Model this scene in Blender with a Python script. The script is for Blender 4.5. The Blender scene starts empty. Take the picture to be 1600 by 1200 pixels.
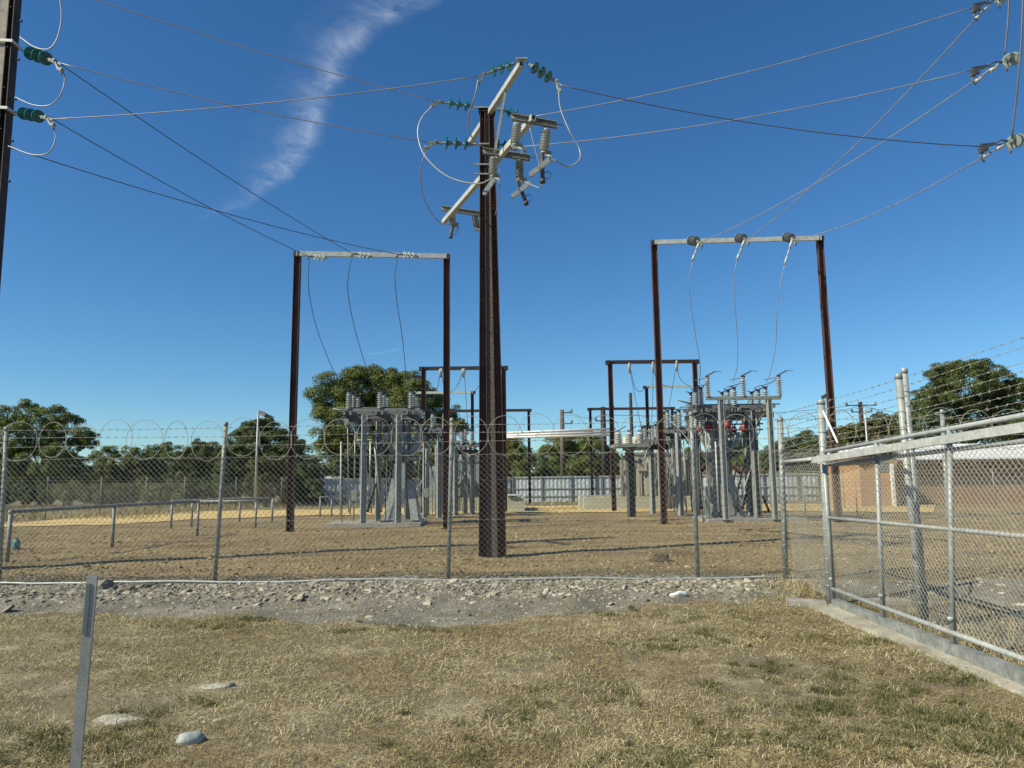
import bpy, math, random
import numpy as np
from mathutils import Vector, Matrix, Quaternion

# ------------------------------------------------------------------ camera, sky, sun
S = bpy.context.scene
COL = S.collection
FPX = 1150.0; PITCH = math.radians(7.58); ROLL = math.radians(0.62)
CAM = np.array([0.0, 0.0, 1.6])
_c, _s = math.cos(ROLL), math.sin(ROLL)
FWD = np.array([0, math.cos(PITCH), math.sin(PITCH)])
_U0 = np.array([0, -math.sin(PITCH), math.cos(PITCH)]); _R0 = np.array([1.0, 0, 0])
RT = _c*_R0 - _s*_U0; UP = _c*_U0 + _s*_R0
cd = bpy.data.cameras.new('camera'); co = bpy.data.objects.new('camera', cd); COL.objects.link(co)
cd.sensor_width = 36.0; cd.lens = 36.0*FPX/1600.0; cd.clip_start = 0.05; cd.clip_end = 40000
co.matrix_world = Matrix(((RT[0], UP[0], -FWD[0], CAM[0]), (RT[1], UP[1], -FWD[1], CAM[1]), (RT[2], UP[2], -FWD[2], CAM[2]), (0, 0, 0, 1)))
S.camera = co

SUN_EL = math.radians(41.0)
SUN_AZ = math.radians(244.0)          # where the sun stands: compass angle from +Y towards +X
W = bpy.data.worlds.new('World'); S.world = W; W.use_nodes = True
nt = W.node_tree; bg = nt.nodes['Background']
sky = nt.nodes.new('ShaderNodeTexSky'); sky.sky_type = 'NISHITA'; sky.sun_disc = False
sky.sun_elevation = SUN_EL; sky.sun_rotation = SUN_AZ
sky.altitude = 100; sky.air_density = 1.0; sky.dust_density = 0.0; sky.ozone_density = 4.0
hs = nt.nodes.new('ShaderNodeHueSaturation'); hs.inputs['Saturation'].default_value = 1.17          # the deep dry-air blue of the photograph
wb = nt.nodes.new('ShaderNodeMix'); wb.data_type = 'RGBA'; wb.blend_type = 'MULTIPLY'; wb.inputs[0].default_value = 1.0; wb.inputs[7].default_value = (0.74, 0.96, 1.06, 1)
nt.links.new(sky.outputs[0], hs.inputs['Color']); nt.links.new(hs.outputs[0], wb.inputs[6]); nt.links.new(wb.outputs[2], bg.inputs[0]); bg.inputs[1].default_value = 0.088
sl = bpy.data.lights.new('sun', 'SUN'); sl.energy = 5.0; sl.angle = math.radians(0.53); sl.color = (1.0, 0.94, 0.74)
so = bpy.data.objects.new('sun', sl); COL.objects.link(so)
sdir = Vector((math.sin(SUN_AZ)*math.cos(SUN_EL), math.cos(SUN_AZ)*math.cos(SUN_EL), math.sin(SUN_EL)))
so.rotation_euler = sdir.to_track_quat('Z', 'Y').to_euler(); so.location = (-20, -10, 30)
S.view_settings.view_transform = 'Standard'; S.view_settings.look = 'None'
S.view_settings.exposure = 0.34; S.view_settings.gamma = 1.0; S.view_settings.use_curve_mapping = False
S.cycles.max_bounces = 6; S.cycles.transparent_max_bounces = 12

# ------------------------------------------------------------------ measuring from the photograph
def ray(x, y): return FWD + RT*(x-800)/FPX + UP*(600-y)/FPX
def at(x, y, Y):
    d = ray(x, y); return CAM + d*(Y/d[1])
def onz(x, y, z=0.0):
    d = ray(x, y); return CAM + d*((z-CAM[2])/d[2])
def pix(p):
    v = np.asarray(p, float)-CAM; k = v@FWD
    return 800+FPX*(v@RT)/k, 600-FPX*(v@UP)/k
V3 = lambda *a: np.array(a, float)
rng = np.random.default_rng(7); random.seed(7)
def nrm(v):
    v = np.asarray(v, float); return v/max(1e-9, np.linalg.norm(v))

# ------------------------------------------------------------------ materials
def col4(c): return (c[0], c[1], c[2], 1)
def principled(name):
    m = bpy.data.materials.new(name); m.use_nodes = True
    return m, m.node_tree, m.node_tree.nodes['Principled BSDF']
def noisy(name, c1, c2, scale=4.0, rough=0.6, metal=0.0, bump=0.0, bscale=None, detail=6.0, c3=None, fine=None, stretch=None, lo=0.35, hi=0.65):
    m, t, b = principled(name)
    tc = t.nodes.new('ShaderNodeTexCoord'); mp = t.nodes.new('ShaderNodeMapping'); t.links.new(tc.outputs['Object'], mp.inputs[0])
    if stretch: mp.inputs['Scale'].default_value = stretch
    n = t.nodes.new('ShaderNodeTexNoise'); n.inputs['Scale'].default_value = scale; n.inputs['Detail'].default_value = detail; n.inputs['Roughness'].default_value = 0.62
    t.links.new(mp.outputs[0], n.inputs['Vector'])
    r = t.nodes.new('ShaderNodeValToRGB'); r.color_ramp.elements[0].position = lo; r.color_ramp.elements[1].position = hi
    r.color_ramp.elements[0].color = col4(c1); r.color_ramp.elements[1].color = col4(c2)
    if c3:
        e = r.color_ramp.elements.new(0.5*(lo+hi)); e.color = col4(c3)
    t.links.new(n.outputs['Fac'], r.inputs[0]); out = r.outputs[0]
    if fine:                                                     # (scale, amount): small speckle of the surface's own colour
        n2 = t.nodes.new('ShaderNodeTexNoise'); n2.inputs['Scale'].default_value = fine[0]; n2.inputs['Detail'].default_value = 3
        t.links.new(tc.outputs['Object'], n2.inputs['Vector'])
        mr = t.nodes.new('ShaderNodeMapRange'); mr.inputs[1].default_value = .3; mr.inputs[2].default_value = .7
        mr.inputs[3].default_value = 1-fine[1]; mr.inputs[4].default_value = 1+fine[1]; t.links.new(n2.outputs['Fac'], mr.inputs[0])
        mx = t.nodes.new('ShaderNodeVectorMath'); mx.operation = 'SCALE'; t.links.new(out, mx.inputs[0]); t.links.new(mr.outputs[0], mx.inputs['Scale']); out = mx.outputs[0]
    t.links.new(out, b.inputs['Base Color'])
    b.inputs['Roughness'].default_value = rough; b.inputs['Metallic'].default_value = metal
    if bump:
        nb = t.nodes.new('ShaderNodeTexNoise'); nb.inputs['Scale'].default_value = bscale or scale*5; nb.inputs['Detail'].default_value = 5
        t.links.new(tc.outputs['Object'], nb.inputs['Vector'])
        bp = t.nodes.new('ShaderNodeBump'); bp.inputs['Strength'].default_value = 1.0; bp.inputs['Distance'].default_value = bump
        t.links.new(nb.outputs['Fac'], bp.inputs['Height']); t.links.new(bp.outputs[0], b.inputs['Normal'])
    return m
def leafy(name, cols, trans=0.25, rough=0.55, patch=None):
    """every leaf or blade takes its own colour; patch = (scale, colour list) mixes in a second set in broad natural patches"""
    m, t, b = principled(name)
    g = t.nodes.new('ShaderNodeNewGeometry')
    def ramp(cs):
        r = t.nodes.new('ShaderNodeValToRGB'); el = r.color_ramp.elements
        while len(el) < len(cs): el.new(0.5)
        for i, c in enumerate(cs): el[i].position = i/(len(cs)-1); el[i].color = col4(c)
        t.links.new(g.outputs['Random Per Island'], r.inputs[0]); return r.outputs[0]
    out = ramp(cols)
    if patch:
        tc = t.nodes.new('ShaderNodeTexCoord'); n = t.nodes.new('ShaderNodeTexNoise'); n.inputs['Scale'].default_value = patch[0]; n.inputs['Detail'].default_value = 4
        t.links.new(tc.outputs['Object'], n.inputs['Vector'])
        mr = t.nodes.new('ShaderNodeMapRange'); mr.inputs[1].default_value = patch[2]; mr.inputs[2].default_value = patch[3]; t.links.new(n.outputs['Fac'], mr.inputs[0])
        mx = t.nodes.new('ShaderNodeMix'); mx.data_type = 'RGBA'; t.links.new(mr.outputs[0], mx.inputs[0]); t.links.new(out, mx.inputs[6]); t.links.new(ramp(patch[1]), mx.inputs[7]); out = mx.outputs[2]
    t.links.new(out, b.inputs['Base Color']); b.inputs['Roughness'].default_value = rough; b.inputs['Specular IOR Level'].default_value = .22
    if trans:
        tr = t.nodes.new('ShaderNodeBsdfTranslucent'); t.links.new(out, tr.inputs[0])
        mix = t.nodes.new('ShaderNodeMixShader'); mix.inputs[0].default_value = trans
        o = t.nodes['Material Output']; t.links.new(b.outputs[0], mix.inputs[1]); t.links.new(tr.outputs[0], mix.inputs[2]); t.links.new(mix.outputs[0], o.inputs[0])
    return m

M = {}
M['rust'] = noisy('rusty_brown_steel', (.038, .015, .010), (.108, .042, .026), 3.0, .72, 0, .002, 60, fine=(45, .35), stretch=(1, 1, .35))
M['rust_dark'] = noisy('dark_brown_steel', (.018, .011, .010), (.045, .024, .019), 3.0, .7, fine=(30, .3))
M['aggregate'] = noisy('exposed_aggregate_concrete', (.045, .040, .030), (.17, .15, .115), 26, .6, 0, .02, 60, fine=(110, .7), c3=(.075, .066, .05))
M['concrete_grey'] = noisy('weathered_concrete', (.22, .20, .17), (.36, .33, .28), 5, .85, 0, .003, 60, fine=(80, .3))
M['galv'] = noisy('galvanised_steel', (.25, .265, .25), (.37, .385, .365), 7, .5, .2, .0006, 80, fine=(25, .15))
M['galv_pale'] = noisy('pale_galvanised_steel', (.38, .39, .36), (.52, .53, .49), 6, .5, .15, fine=(25, .14))
M['galv_dull'] = noisy('dull_galvanised_steel', (.17, .18, .165), (.28, .29, .27), 6, .6, .15, fine=(20, .2))
M['steel_dark'] = noisy('dark_grey_steel', (.045, .05, .052), (.09, .095, .1), 5, .6, .2, fine=(25, .2))
M['wire'] = noisy('galvanised_wire', (.36, .355, .31), (.50, .49, .43), 3, .5, .25)
M['wire_dull'] = noisy('weathered_fence_wire', (.27, .26, .215), (.40, .385, .32), 2.0, .55, .15)
M['cable'] = noisy('aluminium_cable', (.25, .25, .23), (.36, .36, .33), 2, .5, .25)
M['cable_dark'] = noisy('weathered_dark_cable', (.07, .075, .08), (.12, .125, .13), 2, .6, .2)
M['porcelain'] = noisy('grey_porcelain', (.30, .325, .31), (.40, .425, .405), 5, .25)
M['porcelain_dark'] = noisy('dark_grey_porcelain', (.16, .178, .175), (.25, .27, .265), 5, .28)
M['red'] = noisy('faded_red_paint', (.16, .022, .026), (.24, .04, .04), 4, .5)
M['beige'] = noisy('beige_grey_paint', (.30, .28, .22), (.40, .375, .30), 2.5, .55, 0, fine=(20, .12))
M['cream'] = noisy('cream_paint', (.50, .43, .29), (.60, .52, .36), 2.5, .5)
M['bluegrey'] = noisy('blue_grey_paint', (.21, .245, .25), (.30, .335, .335), 2.5, .5, fine=(20, .12))
M['white'] = noisy('white_paint', (.72, .72, .70), (.82, .82, .80), 3, .45)
M['black'] = noisy('black_rubber', (.012, .012, .012), (.03, .03, .03), 5, .6)
M['block'] = noisy('pale_block_wall', (.34, .35, .28), (.44, .45, .37), 2.0, .85, fine=(18, .15))
M['bark'] = noisy('grey_brown_bark', (.10, .08, .06), (.24, .20, .16), 3, .9, 0, .01, 12)
M['wood'] = noisy('weathered_wood_pole', (.07, .052, .04), (.15, .12, .095), 2, .85, fine=(25, .3), stretch=(1, 1, .2))
M['post_grey'] = noisy('grey_marker_plastic', (.25, .25, .225), (.37, .37, .34), 7, .55, fine=(60, .14), stretch=(1, 1, .3))
M['post_strip'] = noisy('dark_reflective_strip', (.13, .16, .17), (.17, .20, .21), 8, .35)
M['teal_plastic'] = noisy('teal_plastic', (.05, .20, .20), (.09, .28, .27), 8, .4)
M['brick'] = None
def glassy(name, c, tr, rough=.06):
    m = noisy(name, [k*.8 for k in c], c, 5, rough); b = m.node_tree.nodes['Principled BSDF']
    b.inputs['Transmission Weight'].default_value = tr; b.inputs['IOR'].default_value = 1.5; return m
M['teal_glass'] = glassy('teal_glass', (.012, .20, .20), .35)
M['clear_glass'] = glassy('pale_clear_glass', (.46, .54, .50), .35)
M['window'] = glassy('dark_window_glass', (.05, .06, .07), .0, .08)
def brick_mat(name, c1, c2, mortar, sc):
    m, t, b = principled(name)
    tc = t.nodes.new('ShaderNodeTexCoord'); sp = t.nodes.new('ShaderNodeSeparateXYZ'); cb = t.nodes.new('ShaderNodeCombineXYZ'); ad = t.nodes.new('ShaderNodeMath')
    t.links.new(tc.outputs['Object'], sp.inputs[0]); t.links.new(sp.outputs[0], ad.inputs[0]); t.links.new(sp.outputs[1], ad.inputs[1])
    t.links.new(ad.outputs[0], cb.inputs[0]); t.links.new(sp.outputs[2], cb.inputs[1])
    k = t.nodes.new('ShaderNodeTexBrick'); k.inputs['Scale'].default_value = sc; k.inputs['Color1'].default_value = col4(c1); k.inputs['Color2'].default_value = col4(c2)
    k.inputs['Mortar'].default_value = col4(mortar); k.inputs['Mortar Size'].default_value = .012
    t.links.new(cb.outputs[0], k.inputs['Vector']); t.links.new(k.outputs[0], b.inputs['Base Color']); b.inputs['Roughness'].default_value = .85
    return m
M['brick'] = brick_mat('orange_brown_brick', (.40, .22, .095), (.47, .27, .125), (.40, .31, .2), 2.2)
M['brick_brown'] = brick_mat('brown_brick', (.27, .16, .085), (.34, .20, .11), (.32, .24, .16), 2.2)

# ------------------------------------------------------------------ mesh building
class MB:
    def __init__(s): s.v = []; s.f = []; s.sm = []; s.n = 0
    def add(s, V, F, smooth=False):
        V = np.asarray(V, float).reshape(-1, 3); s.v.append(V)
        for q in F: s.f.append([i+s.n for i in q]); s.sm.append(smooth)
        s.n += len(V); return s
    def beam(s, p0, p1, w, h, side=None, w1=None, h1=None):
        """a bar from p0 to p1: w across 'side', h across the third direction; w1, h1 at the far end"""
        p0 = np.asarray(p0, float); p1 = np.asarray(p1, float); d = nrm(p1-p0)
        if side is None: side = V3(0, 0, 1) if abs(d[2]) < .9 else V3(1, 0, 0)
        side = nrm(np.asarray(side, float)-d*np.dot(side, d)); oth = np.cross(d, side)
        w1 = w if w1 is None else w1; h1 = h if h1 is None else h1
        q = []
        for p, a, b in ((p0, w/2, h/2), (p1, w1/2, h1/2)):
            q += [p-side*a-oth*b, p+side*a-oth*b, p+side*a+oth*b, p-side*a+oth*b]
        return s.add(q, [(3, 2, 1, 0), (4, 5, 6, 7), (0, 1, 5, 4), (1, 2, 6, 5), (2, 3, 7, 6), (3, 0, 4, 7)])
    def box(s, c, size, yaw=0.0):
        c = np.asarray(c, float); ca, sa = math.cos(yaw), math.sin(yaw)
        return s.beam(c-V3(0, 0, size[2]/2), c+V3(0, 0, size[2]/2), size[0], size[1], V3(ca, sa, 0))
    def ibeam(s, p0, p1, h, b, t, xdir):
        """rolled I section from p0 to p1: height h along xdir, flange width b"""
        x = nrm(np.asarray(xdir, float)); p0 = np.asarray(p0, float); p1 = np.asarray(p1, float)
        for sg in (-1, 1): s.beam(p0+x*sg*(h-t)/2, p1+x*sg*(h-t)/2, t, b, x)
        return s.beam(p0, p1, h-2*t, t, x)
    def tube(s, pts, r, n=6, cap=True, smooth=True):
        P = np.asarray(pts, float); k = len(P); R = np.broadcast_to(np.asarray(r, float), (k,))
        T = np.gradient(P, axis=0) if k > 2 else np.repeat((P[1]-P[0])[None], k, 0)
        T = T/np.maximum(1e-9, np.linalg.norm(T, axis=1))[:, None]
        a = V3(0, 0, 1) if abs(T[0][2]) < .9 else V3(1, 0, 0)
        u = nrm(a-T[0]*np.dot(a, T[0])); ang = np.arange(n)*2*math.pi/n; Vs = []
        for i in range(k):
            u = nrm(u-T[i]*np.dot(u, T[i])); w = np.cross(T[i], u)
            Vs.append(P[i]+R[i]*(np.cos(ang)[:, None]*u+np.sin(ang)[:, None]*w))
        F = [(i*n+j, i*n+(j+1) % n, (i+1)*n+(j+1) % n, (i+1)*n+j) for i in range(k-1) for j in range(n)]
        s.add(np.concatenate(Vs), F, smooth)
        if cap:
            s.f += [[s.n-k*n+j for j in range(n)][::-1], [s.n-n+j for j in range(n)]]; s.sm += [False, False]
        return s
    def lathe(s, prof, o, axis=(0, 0, 1), n=14, smooth=True):
        """prof = [(distance along axis, radius)]"""
        o = np.asarray(o, float); a = nrm(axis); u = nrm(np.cross(a, V3(.31, .95, .1) if abs(a[1]) < .9 else V3(1, 0, 0))); w = np.cross(a, u)
        ang = np.arange(n)*2*math.pi/n; ring = np.cos(ang)[:, None]*u+np.sin(ang)[:, None]*w
        Vs = np.concatenate([o+a*h+max(r, 1e-4)*ring for h, r in prof])
        F = [(i*n+j, i*n+(j+1) % n, (i+1)*n+(j+1) % n, (i+1)*n+j) for i in range(len(prof)-1) for j in range(n)]
        s.add(Vs, F, smooth); k = len(prof)
        s.f += [[s.n-k*n+j for j in range(n)][::-1], [s.n-n+j for j in range(n)]]; s.sm += [False, False]
        return s
    def prism(s, poly, ext):
        """poly: planar 3D points; ext: extrusion vector"""
        P = np.asarray(poly, float); n = len(P)
        F = [tuple(range(n))[::-1], tuple(range(n, 2*n))]+[(i, (i+1) % n, n+(i+1) % n, n+i) for i in range(n)]
        return s.add(np.concatenate([P, P+np.asarray(ext, float)]), F)
    def build(s, name, mat, parent=None, loc=(0, 0, 0)):
        base = np.asarray(parent['_b'] if parent is not None and '_b' in parent else loc, float)
        V = np.concatenate(s.v)-base
        me = bpy.data.meshes.new(name); me.from_pydata(V.tolist(), [], s.f); me.polygons.foreach_set('use_smooth', s.sm); me.update()
        me.materials.append(mat if not isinstance(mat, str) else M[mat])
        o = bpy.data.objects.new(name, me); COL.objects.link(o)
        if parent is not None:
            o.parent = parent; o['_b'] = [float(k) for k in base]
        else: o.location = base
        return o
def raw_mesh(name, V, F, mat, parent=None, loc=(0, 0, 0), smooth=False):
    """many equal-sided faces straight from arrays"""
    base = np.asarray(parent['_b'] if parent is not None else loc, float)
    V = np.asarray(V, np.float32)-base.astype(np.float32); F = np.asarray(F, np.int32); k = F.shape[1]
    me = bpy.data.meshes.new(name); me.vertices.add(len(V)); me.vertices.foreach_set('co', V.ravel())
    me.loops.add(F.size); me.loops.foreach_set('vertex_index', F.ravel())
    me.polygons.add(len(F)); me.polygons.foreach_set('loop_start', np.arange(0, F.size, k, dtype=np.int32)); me.polygons.foreach_set('loop_total', np.full(len(F), k, np.int32))
    me.polygons.foreach_set('use_smooth', np.full(len(F), smooth)); me.update(calc_edges=True); me.validate()
    me.materials.append(mat if not isinstance(mat, str) else M[mat])
    o = bpy.data.objects.new(name, me); COL.objects.link(o)
    if parent is not None: o.parent = parent; o['_b'] = [float(q) for q in base]
    else: o.location = base
    return o
def tag(o, label=None, cat=None, group=None, kind=None):
    for k, v in (('label', label), ('category', cat), ('group', group), ('kind', kind)):
        if v: o[k] = v
    return o
def thing(name, label, cat, loc, group=None):
    o = bpy.data.objects.new(name, None); COL.objects.link(o); o.empty_display_size = .2
    o.location = [float(k) for k in loc]; o['_b'] = [float(k) for k in loc]
    return tag(o, label, cat, group)
def kids(o): return [c for c in bpy.data.objects if c.parent == o]
def copy_tree(o, parent=None):
    ch = kids(o); c = o.copy(); COL.objects.link(c)
    if parent is not None: c.parent = parent
    for k in ch: copy_tree(k, c)
    return c
def cat_rom(P, n=8):
    P = np.asarray(P, float); Q = np.concatenate([[2*P[0]-P[1]], P, [2*P[-1]-P[-2]]]); out = []
    for i in range(len(P)-1):
        a, b, c, d = Q[i:i+4]
        for t in np.linspace(0, 1, n, endpoint=False):
            out.append(.5*((2*b)+(c-a)*t+(2*a-5*b+4*c-d)*t*t+(3*b-a-3*c+d)*t**3))
    out.append(P[-1]); return np.array(out)

# ------------------------------------------------------------------ ground
def sstep(a, b, x):
    t = np.clip((x-a)/(b-a), 0, 1); return t*t*(3-2*t)
_ph = rng.uniform(0, 6.28, (10, 2)); _fr = np.array([.35, .6, .9, 1.4, 2.0, 2.9, 4.1, 5.3, 7.0, 9.0])
_an = rng.uniform(0, 6.28, 10)
def bumps(x, y):
    z = 0
    for i in range(10):
        z = z + np.sin((x*math.cos(_an[i])+y*math.sin(_an[i]))*_fr[i]*1.7+_ph[i, 0])*np.sin((x*math.sin(_an[i])-y*math.cos(_an[i]))*_fr[i]*1.3+_ph[i, 1])/(1+_fr[i])
    return z
def gz(x, y):
    x = np.asarray(x, float); y = np.asarray(y, float)
    near = 1-sstep(60, 110, np.hypot(x, y))
    z = -.15+.15*sstep(10.0, 11.9, y)
    z = z+bumps(x, y)*.016*near*(1+.8*np.exp(-((y-13.5)/1.6)**2))
    return z
def axis_steps(lo, hi, fine, reach):
    a = np.arange(lo, hi+1e-6, fine); g = [hi]; d = fine
    while g[-1] < reach: d *= 1.22; g.append(g[-1]+d)
    h = [lo]; d = fine
    while h[-1] > -reach: d *= 1.22; h.append(h[-1]-d)
    return np.array(h[::-1][:-1]+list(a)+g[1:])
def sheet(name, xs, ys, off, mat, kind='structure', mask=None):
    X, Y = np.meshgrid(xs, ys); Z = gz(X, Y)+off
    V = np.stack([X, Y, Z], -1).reshape(-1, 3); nx = len(xs); ny = len(ys)
    i = np.arange((ny-1)*(nx-1)); r = i//(nx-1); c = i % (nx-1); a = r*nx+c
    F = np.stack([a, a+1, a+nx+1, a+nx], -1)
    o = raw_mesh(name, V, F, mat, smooth=True); return tag(o, kind=kind)

def ground_mat():
    m, t, b = principled('bare_yard_soil'); L = t.links.new
    tc = t.nodes.new('ShaderNodeTexCoord'); ob = tc.outputs['Object']
    def noise(s, d=6, r=.6):
        n = t.nodes.new('ShaderNodeTexNoise'); n.inputs['Scale'].default_value = s; n.inputs['Detail'].default_value = d; n.inputs['Roughness'].default_value = r; L(ob, n.inputs['Vector']); return n.outputs['Fac']
    def ramp(f, stops):
        r = t.nodes.new('ShaderNodeValToRGB'); el = r.color_ramp.elements
        while len(el) < len(stops): el.new(.5)
        for i, (p, c) in enumerate(stops): el[i].position = p; el[i].color = col4(c)
        L(f, r.inputs[0]); return r.outputs[0]
    def mix(f, a, c, mode='MIX'):
        x = t.nodes.new('ShaderNodeMix'); x.data_type = 'RGBA'; x.blend_type = mode
        if isinstance(f, float): x.inputs[0].default_value = f
        else: L(f, x.inputs[0])
        L(a, x.inputs[6]); L(c, x.inputs[7]); return x.outputs[2]
    soil = ramp(noise(.45), [(.33, (.195, .142, .068)), (.5, (.265, .20, .096)), (.68, (.34, .25, .115))])
    spk = ramp(noise(26, 4, .75), [(.34, (.45, .42, .38)), (.5, (1, 1, 1)), (.66, (1.45, 1.4, 1.3))])
    soil = mix(1.0, soil, spk, 'MULTIPLY')
    dry = ramp(noise(.8, 8), [(.3, (.15, .125, .07)), (.55, (.21, .175, .095)), (.7, (.25, .20, .11))])
    sp = t.nodes.new('ShaderNodeSeparateXYZ'); L(ob, sp.inputs[0])
    mr = t.nodes.new('ShaderNodeMapRange'); mr.inputs[1].default_value = 40; mr.inputs[2].default_value = 50; L(sp.outputs[1], mr.inputs[0])
    fm = t.nodes.new('ShaderNodeMapping'); fm.inputs['Scale'].default_value = (.12, 1.0, 1); fm.inputs['Rotation'].default_value = (0, 0, .12); L(ob, fm.inputs[0])
    fn = t.nodes.new('ShaderNodeTexNoise'); fn.inputs['Scale'].default_value = 1.1; fn.inputs['Detail'].default_value = 7; fn.inputs['Roughness'].default_value = .68; L(fm.outputs[0], fn.inputs['Vector'])
    graded = ramp(fn.outputs['Fac'], [(.36, (.66, .63, .58)), (.5, (1, 1, 1)), (.64, (1.22, 1.20, 1.12))]); soil = mix(1.0, soil, graded, 'MULTIPLY')
    out = mix(mr.outputs[0], soil, dry)
    L(out, b.inputs['Base Color']); b.inputs['Roughness'].default_value = .95
    vo = t.nodes.new('ShaderNodeTexVoronoi'); vo.inputs['Scale'].default_value = 14; L(ob, vo.inputs['Vector'])
    ad = t.nodes.new('ShaderNodeMath'); ad.operation = 'MULTIPLY_ADD'; L(noise(9, 8, .7), ad.inputs[0]); ad.inputs[1].default_value = 2.2; L(vo.outputs['Distance'], ad.inputs[2])
    bp = t.nodes.new('ShaderNodeBump'); bp.inputs['Strength'].default_value = 1; bp.inputs['Distance'].default_value = .035; L(ad.outputs[0], bp.inputs['Height']); L(bp.outputs[0], b.inputs['Normal'])
    return m
M['ground'] = ground_mat()
M['lawn_soil'] = noisy('dry_lawn_soil', (.15, .122, .072), (.29, .245, .155), 2.2, .95, 0, .02, 22, c3=(.165, .13, .07), fine=(50, .4))
M['gravel_base'] = noisy('grey_gravel_base', (.115, .102, .076), (.26, .236, .18), 1.4, .95, 0, .03, 30, c3=(.165, .148, .112), fine=(45, .55))
M['sand'] = noisy('yellow_sand', (.44, .31, .115), (.60, .44, .18), .7, .95, 0, .01, 12, fine=(6, .12))
sheet('ground', axis_steps(-26, 30, .28, 2600), axis_steps(3, 50, .28, 2600), 0.0, M['ground'])

# lawn in front, its ragged far edge measured in the photograph
ex, ey = [], []
for px_, py_ in ((-400, 958), (-150, 957), (0, 960), (200, 962), (350, 963), (500, 970), (620, 978), (760, 973), (850, 962), (1000, 950), (1130, 944), (1240, 938), (1300, 950)):
    q = onz(px_, py_, -.135); ex.append(q[0]); ey.append(q[1])
def lawn_edge(x): return np.interp(x, ex, ey)+.10*np.sin(x*3.1+1)+.06*np.sin(x*7.7)
GX = 4.06                                                         # near side of the gate's concrete strip
xs = np.linspace(-16, GX, 150); tt = np.linspace(0, 1, 90)
X = np.repeat(xs[None], 90, 0); Y = -4+(lawn_edge(xs)[None]+4)*tt[:, None]
V = np.stack([X, Y, gz(X, Y)+.008], -1).reshape(-1, 3); i = np.arange(89*149); r = i//149; c = i % 149; a = r*150+c
tag(raw_mesh('lawn', V, np.stack([a, a+1, a+151, a+150], -1), M['lawn_soil'], smooth=True), kind='structure')
# gravel verge between the lawn and the fence, and on past the gate
sheet('gravel_verge', np.linspace(-22, 4.1, 120), np.linspace(8.4, 12.55, 40), .004, M['gravel_base'])
sheet('gravel_yard_strip', np.linspace(4.5, 17, 70), np.linspace(4, 11.9, 50), .004, M['gravel_base'])
# yellow sand track across the yard
lo = [(-60, 826), (20, 824), (173, 821), (312, 812), (484, 806), (700, 804), (915, 801), (1100, 799), (1300, 800), (1460, 801)]
hi = [(-60, 822), (20, 818), (173, 807), (312, 800), (484, 796), (700, 793), (915, 790), (1100, 789), (1300, 788), (1460, 787)]
A = np.array([onz(*p) for p in lo]); B = np.array([onz(*p) for p in hi])
tq = np.linspace(0, 1, 9); ti = np.linspace(0, 9, 120)
Ai = np.stack([np.interp(ti, range(10), A[:, k]) for k in range(2)], -1); Bi = np.stack([np.interp(ti, range(10), B[:, k]) for k in range(2)], -1)
Ai[:, 1] += .25*np.sin(ti*5)+.2*np.sin(ti*13); Bi[:, 1] += .4*np.sin(ti*4+1)
XY = Ai[None]+(Bi-Ai)[None]*tq[:, None, None]
V = np.concatenate([XY, (gz(XY[..., 0], XY[..., 1])+.03)[..., None]], -1).reshape(-1, 3)
i = np.arange(8*119); r = i//119; c = i % 119; a = r*120+c
tag(raw_mesh('sand_track', V, np.stack([a, a+1, a+121, a+120], -1), M['sand'], smooth=True), kind='structure')
# concrete strip under the sliding gate
mb = MB().beam((4.34, .5, -.155), (4.30, 10.5, -.135), .56, .07, V3(1, 0, 0))
tag(mb.build('concrete_strip', noisy('pale_gate_concrete', (.22, .20, .15), (.42, .39, .31), 2.4, .9, 0, .004, 40, fine=(30, .25))), kind='structure')

# ------------------------------------------------------------------ rubble, stones, grass
def rock_shapes(n, npts=1):
    """unit chips: deformed octahedra with a mid ring (two-ring stones)"""
    ang = np.arange(5)*2*math.pi/5
    base = [(0, 0, -.6)]+[(math.cos(a), math.sin(a), -.25) for a in ang]+[(.75*math.cos(a+.6), .75*math.sin(a+.6), .35) for a in ang]+[(0, 0, .6)]
    base = np.array(base); F = []
    for j in range(5):
        k = (j+1) % 5
        F += [(0, 1+k, 1+j), (1+j, 1+k, 6+j), (1+k, 6+k, 6+j), (6+j, 6+k, 11)]
    F = np.array(F); V = base[None]*rng.uniform(.6, 1.3, (n, 12, 1))+rng.normal(0, .12, (n, 12, 3))
    return V, F
def scatter_stones(name, x, y, size, mat, flat=.55, sink=.25, kind='stuff'):
    n = len(x); V, F = rock_shapes(n); s = size[:, None]*np.stack([rng.uniform(.7, 1.5, n), rng.uniform(.6, 1.1, n), rng.uniform(.5, 1.0, n)*flat*1.6], -1)
    V = V*s[:, None]; a = rng.uniform(0, 6.28, n); ca, sa = np.cos(a)[:, None], np.sin(a)[:, None]
    tl = rng.normal(0, .25, n)[:, None]
    x0 = V[..., 0]*ca-V[..., 1]*sa; y0 = V[..., 0]*sa+V[..., 1]*ca; z0 = V[..., 2]+x0*tl
    P = np.stack([x0+x[:, None], y0+y[:, None], z0+(gz(x, y)+s[:, 2]*(.6-sink*2)*.5)[:, None]], -1)
    Fa = (F[None]+(np.arange(n)*12)[:, None, None]).reshape(-1, 3)
    return tag(raw_mesh(name, P.reshape(-1, 3), Fa, mat), kind=kind)
M['stone_grey'] = leafy('grey_rubble_stone', [(.14, .122, .09), (.22, .20, .152), (.31, .28, .215), (.42, .385, .30)], 0, .9)
M['stone_tan'] = leafy('tan_clods', [(.10, .072, .036), (.19, .142, .072), (.28, .215, .11), (.38, .305, .18)], 0, .95)
n = 26000
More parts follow.
